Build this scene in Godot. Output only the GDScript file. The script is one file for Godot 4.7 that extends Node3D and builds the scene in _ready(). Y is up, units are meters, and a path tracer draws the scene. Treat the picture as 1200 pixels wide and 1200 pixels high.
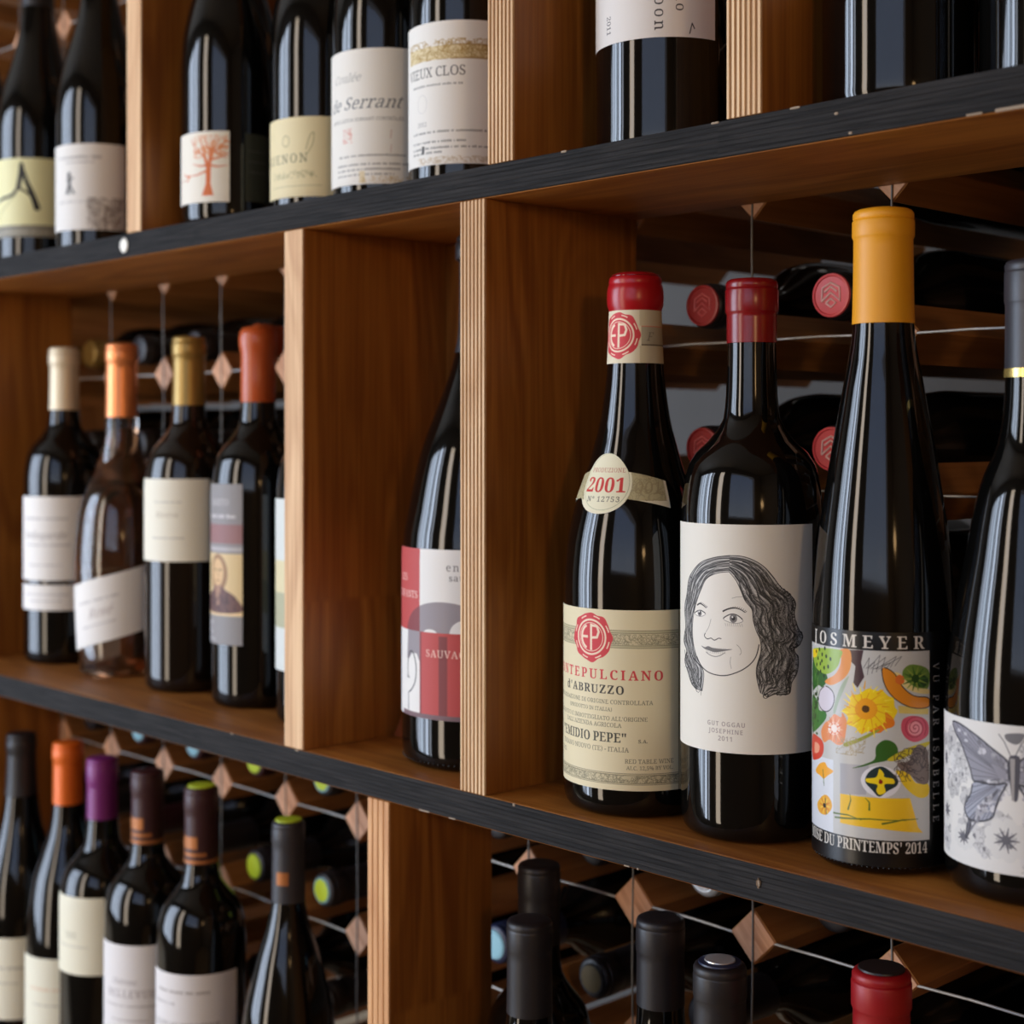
extends Node3D
# A wall of plywood wine shelves seen at a slant, with a wire-and-rod bottle rack behind it, in a narrow shop lit by its street windows.

const SHELF_TOP := {"lower": 0.7605, "middle": 1.1361, "upper": 1.5122}
const BACK := -0.1355       # back plane of the shelf boards
const COL0 := -0.5837       # grid of the rack behind: one column of rods, spacing, top row
const COLW := 0.0985
const ROW0 := 1.501
const ROWH := 0.0915
# outlines of the drawings on three labels, tenths of a millimetre from the label's top left corner
const HAIR_R_IN := [487, 248, 524, 292, 549, 344, 571, 396, 606, 442, 613, 499, 630, 557, 648, 598, 652, 661, 630, 744, 632, 806, 650, 877]
const HAIR_R_OUT := [490, 163, 557, 166, 619, 187, 672, 222, 719, 275, 757, 325, 812, 367, 847, 414, 838, 476, 868, 552, 896, 591, 868, 636, 835, 654, 865, 709, 856, 779, 822, 828, 812, 879, 781, 889, 728, 884, 685, 901]
const HAIR_L_IN := [487, 248, 419, 259, 354, 291, 316, 349, 275, 431, 249, 512, 243, 587, 257, 660, 288, 725, 333, 789, 322, 891]
const HAIR_L_OUT := [490, 163, 407, 176, 319, 205, 254, 252, 203, 309, 180, 391, 148, 469, 165, 564, 136, 642, 180, 695, 151, 749, 190, 801, 232, 859, 280, 888]
const FACE := [487, 248, 419, 259, 354, 291, 316, 349, 275, 431, 249, 512, 243, 587, 257, 660, 281, 710, 316, 757, 361, 784, 413, 795, 467, 794, 518, 778, 565, 754, 606, 719, 630, 679, 643, 624, 630, 557, 613, 499, 606, 442, 571, 396, 549, 344, 524, 292]
const JAW := [281, 710, 316, 757, 361, 784, 413, 795, 467, 794, 518, 778, 565, 754, 606, 719, 630, 679, 643, 624]
const BROW_L := [285, 437, 307, 427, 333, 436, 350, 447]
const BROW_R := [452, 458, 478, 445, 513, 437, 546, 443, 571, 459]
const EYE_L := [264, 483, 285, 469, 311, 463, 336, 471, 345, 481, 319, 494, 288, 494]
const EYE_R := [456, 498, 478, 478, 509, 469, 540, 480, 560, 503, 535, 516, 496, 515]
const IRIS := [304, 478, 510, 492]
const NOSE := [382, 502, 369, 544, 345, 580, 339, 597, 358, 610, 382, 604, 403, 613, 428, 601, 444, 603]
const LIP_T := [316, 650, 342, 656, 364, 648, 388, 654, 419, 656, 461, 656, 505, 654, 459, 666, 407, 676, 368, 670, 339, 664]
const LIP_B := [350, 680, 374, 693, 407, 699, 437, 691, 463, 675]
const CHEEK := [527, 628, 545, 646, 551, 669, 543, 682]
const CHIN := [496, 694, 493, 725, 499, 756]
const WRINK := [502, 387, 529, 379, 562, 376]
const F_PURPLE := [336, 5, 411, 1, 399, 62, 415, 131, 380, 187, 359, 164, 370, 82, 342, 56]
const F_PAPAYA := [284, 8, 338, 4, 349, 55, 336, 112, 296, 157, 227, 191, 176, 178, 247, 138, 281, 93, 290, 50]
const F_KIWI := [34, 36, 278, 9, 284, 55, 260, 104, 199, 139, 133, 136, 66, 109]
const F_YEL := [26, 37, 113, 26, 91, 67, 34, 84]
const F_GREEN1 := [26, 90, 124, 87, 199, 158, 155, 211, 113, 207, 26, 240]
const F_GREEN2 := [18, 280, 103, 285, 124, 330, 184, 330, 181, 369, 91, 435, 13, 445]
const F_EGG := [184, 202, 234, 220, 247, 261, 227, 306, 187, 328, 142, 319, 113, 284, 133, 233]
const F_LEAF1 := [336, 131, 313, 189, 278, 262, 251, 331, 241, 313, 266, 235, 296, 176]
const F_FLOWER := [434, 186, 478, 195, 498, 187, 532, 218, 557, 228, 562, 270, 576, 289, 557, 330, 557, 363, 513, 381, 488, 399, 439, 393, 399, 410, 368, 381, 325, 370, 330, 332, 296, 307, 336, 276, 346, 228, 389, 216]
const F_FL_RIM := [517, 297, 557, 330, 557, 363, 513, 381, 488, 399, 439, 393, 483, 367, 517, 339]
const F_FL_MID := [419, 233, 464, 251, 480, 288, 459, 325, 414, 338, 373, 315, 373, 268]
const F_FL_EYE := [421, 269, 439, 277, 437, 298, 417, 304, 403, 292, 407, 275]
const F_MELON := [503, 83, 515, 167, 566, 233, 648, 274, 738, 274, 738, 230, 659, 217, 601, 173, 557, 104]
const F_MELON_IN := [557, 104, 576, 140, 617, 179, 669, 202, 738, 211, 738, 188, 669, 177, 617, 141, 586, 107]
const F_FRUIT := [601, 94, 648, 64, 738, 94, 738, 178, 691, 188, 637, 175, 607, 141]
const F_FRUIT_D := [632, 114, 691, 109, 738, 141, 714, 176, 659, 162]
const F_BALL := [586, 114, 607, 127, 607, 152, 586, 161, 566, 149, 568, 125]
const F_BAR := [578, 263, 738, 282, 738, 310, 581, 300]
const F_ROSE := [664, 314, 708, 326, 736, 356, 738, 404, 705, 430, 659, 441, 617, 421, 594, 383, 598, 336, 627, 317]
const F_ROSE2 := [664, 340, 697, 362, 697, 395, 664, 410, 632, 394, 629, 357]
const F_OFL := [247, 331, 290, 341, 296, 317, 322, 352, 319, 404, 304, 466, 266, 480, 214, 463, 168, 484, 142, 436, 176, 388, 214, 364]
const F_OFL_W := [241, 370, 278, 380, 278, 417, 241, 436, 206, 422, 211, 388]
const F_RED := [18, 473, 124, 468, 165, 494, 160, 543, 113, 578, 18, 589]
const F_RED2 := [66, 502, 124, 506, 117, 541, 66, 555]
const F_STEM := [308, 466, 389, 431, 478, 383, 483, 392, 399, 444, 319, 481]
const F_LEAF2 := [352, 583, 419, 555, 467, 525, 473, 465, 517, 431, 565, 449, 576, 496, 527, 530, 464, 547, 409, 568]
const F_GREY := [284, 567, 439, 559, 424, 704, 284, 717]
const F_STEM2 := [527, 525, 627, 468, 738, 443, 738, 460, 648, 498, 566, 531]
const F_BROWN := [680, 454, 726, 477, 738, 526, 738, 639, 680, 641, 637, 600, 586, 569, 576, 540, 627, 534, 648, 498]
const F_YP := [571, 577, 627, 590, 669, 640, 736, 648, 736, 704, 680, 711, 617, 664, 576, 605]
const F_PW := [488, 558, 557, 577, 591, 634, 562, 689, 498, 714, 429, 690, 397, 636, 424, 583]
const F_PD := [488, 562, 527, 572, 576, 619, 571, 652, 527, 679, 488, 708, 454, 679, 419, 639, 439, 591]
const F_PY := [488, 574, 510, 595, 513, 611, 555, 619, 559, 642, 513, 647, 519, 683, 490, 699, 473, 679, 478, 651, 429, 643, 424, 625, 473, 614]
const F_PR := [490, 623, 504, 632, 500, 645, 486, 643]
const F_BLOCK := [284, 717, 637, 712, 680, 856, 705, 883, 508, 865, 284, 861]
const F_SM1 := [124, 601, 176, 583, 199, 602, 241, 615, 199, 645, 168, 665, 133, 657, 79, 644]
const F_SM2 := [176, 744, 221, 760, 230, 800, 184, 842, 124, 840, 103, 801]
const F_SM2D := [171, 778, 196, 785, 184, 813, 155, 811]
const W_UP := [215, 36, 292, 33, 404, 68, 489, 113, 559, 154, 574, 180, 572, 267, 521, 275, 457, 278, 388, 281, 362, 223, 304, 130, 248, 81]
const W_LO := [388, 286, 457, 282, 521, 277, 567, 268, 536, 324, 513, 379, 497, 428, 457, 452, 409, 462, 357, 462, 326, 427, 331, 395, 367, 345]
const W_TAIL := [349, 470, 367, 469, 365, 495, 347, 544, 334, 548]
const W_BODY := [581, 143, 625, 137, 632, 177, 625, 291, 618, 338, 600, 340, 587, 300, 578, 200]
const W_DARK := [563, 42, 647, 33, 643, 63, 611, 85, 567, 70]

var mats := {}
var rng := RandomNumberGenerator.new()
var fonts := {}
var glyphs := {}

func _ready():
	rng.seed = 7
	set_up_view()
	set_up_light()
	make_materials()
	build_room()
	build_shelf()
	build_rack()
	build_lying_bottles()
	build_middle_bottles()
	build_upper_bottles()
	build_lower_bottles()
	build_small_things()

# ---------------------------------------------------------------- camera, sky, lights
func set_up_view():
	var cam := Camera3D.new()
	cam.name = "camera"
	cam.position = Vector3(0, 1.35, 0.62)
	cam.rotation.y = 0.81174
	var look := CameraAttributesPhysical.new()
	look.frustum_focal_length = 35.0
	look.frustum_focus_distance = 0.83
	look.exposure_aperture = 4.8
	cam.attributes = look
	cam.projection = Camera3D.PROJECTION_FRUSTUM
	cam.near = 0.05
	cam.far = 60.0
	cam.size = 0.05 * 1200.0 / 1804.27
	cam.frustum_offset = Vector2(0, -0.05 * 87.25 / 1804.27)   # a shifted lens: the verticals stay upright
	add_child(cam)
	cam.current = true
	var e := Environment.new()
	var sky := Sky.new()
	var sm := ProceduralSkyMaterial.new()
	sm.sky_top_color = Color(0.42, 0.56, 0.78)
	sm.sky_horizon_color = Color(0.78, 0.84, 0.92)
	sm.ground_bottom_color = Color(0.32, 0.32, 0.33)
	sm.ground_horizon_color = Color(0.55, 0.56, 0.58)
	sky.sky_material = sm
	e.sky = sky
	e.background_mode = Environment.BG_SKY
	e.background_energy_multiplier = 2.0
	e.tonemap_mode = Environment.TONE_MAPPER_LINEAR
	e.tonemap_exposure = EXPOSURE
	e.sdfgi_enabled = true
	e.ssao_enabled = true
	e.ssil_enabled = true
	var w := WorldEnvironment.new()
	w.name = "world"
	w.environment = e
	add_child(w)

const EXPOSURE := 1.06
# the panes of the shop front: x from, x to, radiance, colour, and the sill's height where it is not the usual one
const PANES := [
	[-4.15, -3.72, 4.0, Color(0.86, 0.92, 1.0)],
	[-3.64, -3.16, 8.0, Color(0.85, 0.91, 1.0)],
	[-3.08, -2.72, 11.0, Color(0.84, 0.91, 1.0)],
	[-2.64, -2.46, 6.0, Color(0.85, 0.91, 1.0)],
	[-2.38, -2.12, 14.0, Color(0.85, 0.91, 1.0)],
	[-1.98, -1.86, 6.0, Color(0.90, 0.94, 1.0)],
	[-1.30, -1.00, 7.5, Color(1.0, 0.92, 0.82)],
	[-0.52, 1.30, 0.40, Color(0.97, 0.96, 1.0), 1.34],
]
const WIN_LOW := 0.42
const WIN_HIGH := 2.5
const FRONT := 2.0

func set_up_light():
	for p in PANES:
		var w: float = p[1] - p[0]
		var low: float = p[4] if p.size() > 4 else WIN_LOW
		var h := WIN_HIGH - low
		var l := AreaLight3D.new()
		l.name = "window_daylight"
		l.area_size = Vector2(w, h)
		l.light_color = p[3]
		l.light_energy = p[2] * w * h / PI
		l.area_normalize_energy = true
		l.shadow_enabled = true
		l.area_range = 12.0
		l.area_attenuation = 2.0
		l.position = Vector3((p[0] + p[1]) / 2.0, (low + WIN_HIGH) / 2.0, FRONT - 0.03)
		add_child(l, true)
	var b := AreaLight3D.new()          # the ceiling panel of the store room behind the rack
	b.name = "panel_light"
	b.area_size = Vector2(1.8, 0.3)
	b.light_color = Color(1.0, 0.97, 0.94)
	b.light_energy = 0.07
	b.shadow_enabled = true
	b.area_range = 8.0
	b.area_attenuation = 2.0
	b.position = Vector3(-1.6, 2.84, -1.1)
	b.rotation.x = -PI / 2
	add_child(b, true)

# ---------------------------------------------------------------- naming
func thing(called: String, label: String, category: String, at := Vector3.ZERO, turn := 0.0, group := "") -> Node3D:
	var o := Node3D.new()
	o.name = called
	o.position = at
	o.rotation.y = turn
	o.set_meta("label", label)
	o.set_meta("category", category)
	if group:
		o.set_meta("group", group)
	add_named(self, o)
	return o

func add_named(parent: Node, o: Node):
	var base := String(o.name)
	var n := base
	var i := 0
	while parent.has_node(NodePath(n)):
		i += 1
		n = "%s_%03d" % [base, i]
	o.name = n
	parent.add_child(o, true)

func part(parent: Node, called: String, mesh: Mesh, m: Material, at := Vector3.ZERO) -> MeshInstance3D:
	var o := MeshInstance3D.new()
	o.name = called
	o.mesh = mesh
	o.position = at
	if m:
		o.material_override = null
		for s in mesh.get_surface_count():
			o.set_surface_override_material(s, m)
	add_named(parent, o)
	return o

func structure(called: String, mesh: Mesh, m: Material) -> MeshInstance3D:
	var o := part(self, called, mesh, m)
	o.set_meta("kind", "structure")
	return o

# ---------------------------------------------------------------- mesh building
class MB:
	var v := PackedVector3Array()
	var n := PackedVector3Array()
	var t := PackedVector2Array()
	var ix := PackedInt32Array()
	var off := Vector2.ZERO

	func tri(a, b, c):                      # indices; front faces run clockwise
		var g := (v[b] - v[a]).cross(v[c] - v[a])
		if g.dot(n[a] + n[b] + n[c]) > 0.0:
			ix.append_array([a, c, b])
		else:
			ix.append_array([a, b, c])

	func vert(p: Vector3, q: Vector3, u: Vector2) -> int:
		v.append(p); n.append(q); t.append(u)
		return v.size() - 1

	func uv_of(p: Vector3, q: Vector3, g: int) -> Vector2:
		var a := q.abs().max_axis_index()
		var b := (a + 1) % 3
		var c := (a + 2) % 3
		if b == g:
			return Vector2(p[c] / 0.3, p[b] / 1.2) + off
		if c == g:
			return Vector2(p[b] / 0.3, p[c] / 1.2) + off
		return Vector2(p[b] / 0.3, p[c] / 0.3) + off

	func flat(ps: Array, q: Vector3, g: int):
		var first := v.size()
		for p in ps:
			vert(p, q, uv_of(p, q, g))
		tri(first, first + 1, first + 2)
		if ps.size() == 4:
			tri(first, first + 2, first + 3)

	func box(c: Vector3, size: Vector3, bev: float, g := 0):
		var h := size / 2.0
		for a in 3:
			var b := (a + 1) % 3
			var d := (a + 2) % 3
			for s in [-1.0, 1.0]:
				var ps := []
				for k in [[-1, -1], [1, -1], [1, 1], [-1, 1]]:
					var p := Vector3.ZERO
					p[a] = s * h[a]; p[b] = k[0] * (h[b] - bev); p[d] = k[1] * (h[d] - bev)
					ps.append(c + p)
				var q := Vector3.ZERO
				q[a] = s
				flat(ps, q, g)
			if bev <= 0.0:
				continue
			for s in [-1.0, 1.0]:
				for r in [-1.0, 1.0]:
					var ps := []
					for k in [[-1, 0], [1, 0], [1, 1], [-1, 1]]:
						var p := Vector3.ZERO
						p[a] = k[0] * (h[a] - bev)
						p[b] = s * (h[b] if k[1] == 0 else h[b] - bev)
						p[d] = r * (h[d] - bev if k[1] == 0 else h[d])
						ps.append(c + p)
					var q := Vector3.ZERO
					q[b] = s; q[d] = r
					flat(ps, q.normalized(), g)
		if bev > 0.0:
			for s in [-1.0, 1.0]:
				for r in [-1.0, 1.0]:
					for w in [-1.0, 1.0]:
						var sg := Vector3(s, r, w)
						var ps := []
						for a in 3:
							var p := h - Vector3.ONE * bev
							p[a] = h[a]
							ps.append(c + p * sg)
						flat(ps, sg.normalized(), g)

	# a profile of (radius, height) turned about the y axis; split where it bends sharply
	func lathe(pf: Array, segs: int):
		var m := pf.size()
		var sn := []
		for i in m - 1:
			var d: Vector2 = pf[i + 1] - pf[i]
			sn.append(Vector2(d.y, -d.x).normalized())
		var run := 0.0
		for i in m - 1:
			var na: Vector2 = sn[i]
			var nb: Vector2 = sn[i]
			if i > 0 and na.dot(sn[i - 1]) > 0.6:
				na = (na + sn[i - 1]).normalized()
			if i < m - 2 and nb.dot(sn[i + 1]) > 0.6:
				nb = (nb + sn[i + 1]).normalized()
			var first := v.size()
			var length: float = (pf[i + 1] - pf[i]).length()
			for k in segs + 1:
				var a := TAU * k / segs
				var s := sin(a)
				var c := cos(a)
				vert(Vector3(pf[i].x * s, pf[i].y, pf[i].x * c), Vector3(na.x * s, na.y, na.x * c), Vector2(float(k) / segs, run))
				vert(Vector3(pf[i + 1].x * s, pf[i + 1].y, pf[i + 1].x * c), Vector3(nb.x * s, nb.y, nb.x * c), Vector2(float(k) / segs, run + length))
			run += length
			for k in segs:
				var b := first + 2 * k
				if pf[i].x > 1e-6:
					tri(b, b + 1, b + 2)
				if pf[i + 1].x > 1e-6:
					tri(b + 1, b + 3, b + 2)

	func tube(path: Array, r: float, segs := 6):
		var first := v.size()
		for i in path.size():
			var d: Vector3 = (path[mini(i + 1, path.size() - 1)] - path[maxi(i - 1, 0)]).normalized()
			var e := d.cross(Vector3.UP if absf(d.y) < 0.8 else Vector3.RIGHT).normalized()
			var f := d.cross(e)
			for k in segs:
				var a := TAU * k / segs
				var q := e * cos(a) + f * sin(a)
				vert(path[i] + q * r, q, Vector2(float(k) / segs, i))
		for i in path.size() - 1:
			for k in segs:
				var a := first + i * segs + k
				var b := first + i * segs + (k + 1) % segs
				tri(a, b, a + segs)
				tri(b, b + segs, a + segs)

	func build(mesh: ArrayMesh = null) -> ArrayMesh:
		var arr := []
		arr.resize(Mesh.ARRAY_MAX)
		arr[Mesh.ARRAY_VERTEX] = v
		arr[Mesh.ARRAY_NORMAL] = n
		arr[Mesh.ARRAY_TEX_UV] = t
		arr[Mesh.ARRAY_INDEX] = ix
		var out := mesh if mesh else ArrayMesh.new()
		out.add_surface_from_arrays(Mesh.PRIMITIVE_TRIANGLES, arr)
		return out

# radius of a bottle over its height, monotone through given points (millimetres in, metres out)
class Outline:
	var y := []
	var r := []
	var m := []

	func _init(pts: Array):
		for p in pts:
			y.append(p[0] / 1000.0); r.append(p[1] / 1000.0)
		var n := y.size()
		var d := []
		for i in n - 1:
			d.append((r[i + 1] - r[i]) / (y[i + 1] - y[i]))
		for i in n:
			if i == 0: m.append(d[0])
			elif i == n - 1: m.append(d[n - 2])
			elif d[i - 1] * d[i] <= 0.0: m.append(0.0)
			else: m.append(2.0 * d[i - 1] * d[i] / (d[i - 1] + d[i]))

	func at(h: float) -> float:
		var n := y.size()
		if h <= y[0]: return r[0]
		if h >= y[n - 1]: return r[n - 1]
		var i := 0
		while h > y[i + 1]: i += 1
		var w: float = y[i + 1] - y[i]
		var s: float = (h - y[i]) / w
		return r[i] * (1 + 2 * s) * (1 - s) * (1 - s) + m[i] * w * s * (1 - s) * (1 - s) + r[i + 1] * s * s * (3 - 2 * s) + m[i + 1] * w * s * s * (s - 1)

	func slope(h: float) -> float:
		return (at(h + 0.0005) - at(h - 0.0005)) / 0.001

# ---------------------------------------------------------------- drawing label prints
class Canvas:
	var im: Image
	var k: float
	var w: int
	var h: int
	var host

	func _init(h0, wmm: float, hmm: float, pxmm: float, bg: Color):
		host = h0
		k = pxmm * 2.0
		w = int(wmm * k / 2.0) * 2
		h = int(hmm * k / 2.0) * 2
		im = Image.create(w, h, false, Image.FORMAT_RGB8)
		im.fill(bg)

	func span(x0: float, x1: float, y: int, c: Color):
		var a := int(ceil(x0 - 0.5))
		var b := int(ceil(x1 - 0.5))
		if b > a and y >= 0 and y < h:
			im.fill_rect(Rect2i(a, y, b - a, 1), c)

	func rect(x0, y0, x1, y1, c: Color):
		im.fill_rect(Rect2i(int(round(x0 * k)), int(round(y0 * k)), int(round((x1 - x0) * k)), maxi(1, int(round((y1 - y0) * k)))), c)

	func poly_px(p: PackedVector2Array, c: Color):
		var lo := INF
		var hi := -INF
		for q in p:
			lo = minf(lo, q.y); hi = maxf(hi, q.y)
		var m := p.size()
		for y in range(maxi(0, int(ceil(lo - 0.5))), mini(h, int(ceil(hi - 0.5)))):
			var f := y + 0.5
			var xs := []
			for i in m:
				var a := p[i]
				var b := p[(i + 1) % m]
				if (a.y <= f) != (b.y <= f):
					xs.append(a.x + (f - a.y) / (b.y - a.y) * (b.x - a.x))
			if xs.size() == 2:
				span(minf(xs[0], xs[1]), maxf(xs[0], xs[1]), y, c)
			else:
				xs.sort()
				for i in range(0, xs.size() - 1, 2):
					span(xs[i], xs[i + 1], y, c)

	func poly(pts: Array, c: Color):
		var p := PackedVector2Array()
		for q in pts: p.append(q * k)
		poly_px(p, c)

	func ellipse(x: float, y: float, rx: float, ry: float, c: Color):
		for r in range(int(ceil((y - ry) * k - 0.5)), int(ceil((y + ry) * k - 0.5))):
			var s := (r + 0.5 - y * k) / (ry * k)
			if absf(s) < 1.0:
				var d := rx * k * sqrt(1.0 - s * s)
				span(x * k - d, x * k + d, r, c)

	func line(pts: Array, wd: float, c: Color, w1 := -1.0):
		var m := pts.size()
		for i in m - 1:
			var a: Vector2 = pts[i] * k
			var b: Vector2 = pts[i + 1] * k
			var d := (b - a)
			if d.length() < 0.01: continue
			var q := d.normalized().orthogonal()
			var wa := wd if w1 < 0.0 else lerpf(wd, w1, float(i) / (m - 1))
			var wb := wd if w1 < 0.0 else lerpf(wd, w1, float(i + 1) / (m - 1))
			wa = maxf(wa * k, 1.0) / 2.0
			wb = maxf(wb * k, 1.0) / 2.0
			d = d.normalized() * 0.3
			poly_px(PackedVector2Array([a + q * wa - d, b + q * wb + d, b - q * wb + d, a - q * wa - d]), c)
			if wb > 1.6 and i < m - 2:
				ellipse(pts[i + 1].x, pts[i + 1].y, wb / k, wb / k, c)

	func ring(x: float, y: float, rx: float, ry: float, wd: float, c: Color):
		var p := []
		for i in 49:
			p.append(Vector2(x + rx * cos(TAU * i / 48), y + ry * sin(TAU * i / 48)))
		line(p, wd, c)

	# one line of letters: em and positions in mm, (x, y) the baseline's start (al 0), middle (0.5) or end (1)
	func text(s: String, x: float, y: float, em: float, c: Color, al := 0.5, o := {}):
		var font: Font = host.font(o.get("f", "Droid Serif"), o.get("b", 400))
		var sp: float = o.get("sp", 0.0)
		var sx: float = o.get("sx", 1.0)
		var sc := em / 64.0
		var bits := [s] if sp == 0.0 else Array(s.split(""))
		var total := 0.0
		for b in bits: total += host.text_width(font, b) * sc * sx + sp
		total -= sp
		var at := -total * al
		var turn: float = deg_to_rad(o.get("rot", 0.0))
		var sh: float = o.get("sh", 0.0)
		for b in bits:
			var wd: float = host.text_width(font, b) * sc * sx
			var tris: PackedVector2Array = host.text_tris(font, b)
			for i in range(0, tris.size(), 3):
				var q := PackedVector2Array()
				for j in 3:
					var p := tris[i + j] * sc
					q.append((Vector2(x, y) + Vector2(at + p.x * sx + sh * p.y, -p.y).rotated(turn)) * k)
				poly_px(q, c)
			at += wd + sp

	# ink scribbles, for engraved borders and text too small to read
	func scribble(x0, y0, x1, y1, count: int, wd: float, c: Color, size := 1.0):
		for i in count:
			var p := Vector2(host.rng.randf_range(x0, x1), host.rng.randf_range(y0, y1))
			var a: float = host.rng.randf() * TAU
			var pts := []
			for j in 6:
				pts.append(p)
				a += host.rng.randf_range(-1.2, 1.2)
				p += Vector2(cos(a), sin(a)) * size * 0.35
				p = Vector2(clampf(p.x, x0, x1), clampf(p.y, y0, y1))
			line(pts, wd, c)

	# a grey line of words too small to read
	func words(x0: float, x1: float, y: float, hgt: float, c: Color):
		var x := x0
		while x < x1:
			var l: float = host.rng.randf_range(0.5, 1.1) * hgt
			rect(x, y - hgt * host.rng.randf_range(0.75, 1.0), minf(x + l * 0.72, x1), y, c)
			x += l + (hgt * 0.7 if host.rng.randf() < 0.2 else 0.0)

	func tex() -> ImageTexture:
		im.resize(w / 2, h / 2, Image.INTERPOLATE_BILINEAR)
		return ImageTexture.create_from_image(im)

func font(family: String, weight: int) -> Font:
	var key := "%s%d" % [family, weight]
	if not fonts.has(key):
		var f := SystemFont.new()
		f.font_names = PackedStringArray([family])
		f.font_weight = weight
		fonts[key] = f
	return fonts[key]

func text_width(f: Font, s: String) -> float:
	return f.get_string_size(s, HORIZONTAL_ALIGNMENT_LEFT, -1, 64).x

func text_tris(f: Font, s: String) -> PackedVector2Array:
	var key := "%d|%s" % [f.get_instance_id(), s]
	if not glyphs.has(key):
		var out := PackedVector2Array()
		if s.strip_edges():
			var t := TextMesh.new()
			t.font = f
			t.text = s
			t.font_size = 64
			t.depth = 0.0
			t.pixel_size = 1.0
			t.curve_step = 2.0
			var a := t.get_mesh_arrays()
			var vs: PackedVector3Array = a[Mesh.ARRAY_VERTEX]
			var drop := Vector2(text_width(f, s) / 2.0, (f.get_ascent(64) - f.get_descent(64)) / 2.0)
			for i in a[Mesh.ARRAY_INDEX]:
				out.append(Vector2(vs[i].x, vs[i].y) + drop)
		glyphs[key] = out
	return glyphs[key]

func tenths(a: Array) -> Array:
	var out := []
	for i in range(0, a.size(), 2):
		out.append(Vector2(a[i], a[i + 1]) / 10.0)
	return out

func smooth(p: Array, steps := 5, closed := false) -> Array:
	var out := []
	var m := p.size()
	for i in (m if closed else m - 1):
		var a: Vector2 = p[(i - 1 + m) % m] if closed or i > 0 else p[i]
		var b: Vector2 = p[i]
		var c: Vector2 = p[(i + 1) % m]
		var d: Vector2 = p[(i + 2) % m] if closed or i < m - 2 else c
		for s in steps:
			out.append(b.cubic_interpolate(c, a, d, float(s) / steps))
	if not closed:
		out.append(p[m - 1])
	return out

# ---------------------------------------------------------------- materials
func mat(key: String, c: Color, rough := 0.6, metal := 0.0, spec := 0.5) -> StandardMaterial3D:
	var m := StandardMaterial3D.new()
	m.albedo_color = c
	m.roughness = rough
	m.metallic = metal
	m.metallic_specular = spec
	m.resource_name = key
	mats[key] = m
	return m

func wood(key: String, pale: Color, dark: Color, seed_: int, rough: float, fine := 0.5) -> StandardMaterial3D:
	var n := FastNoiseLite.new()
	n.seed = seed_
	n.frequency = 1.0
	n.fractal_octaves = 3
	var w := 256
	var h := 256
	var data := PackedByteArray()
	data.resize(w * h * 3)
	for y in h:
		for x in w:
			var broad := n.get_noise_2d(x * 0.035 + 3.0 * n.get_noise_2d(x * 0.01, y * 0.006), y * 0.012)
			var streak := n.get_noise_2d(x * 0.45, y * 0.022 + 90.0)
			var f := clampf(0.5 + 0.9 * broad + fine * streak, 0.0, 1.0)
			var c := pale.lerp(dark, f)
			var i := (y * w + x) * 3
			data[i] = int(c.r * 255); data[i + 1] = int(c.g * 255); data[i + 2] = int(c.b * 255)
	var t := ImageTexture.create_from_image(Image.create_from_data(w, h, false, Image.FORMAT_RGB8, data))
	var m := mat(key, Color.WHITE, rough)
	m.albedo_texture = t
	return m

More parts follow.
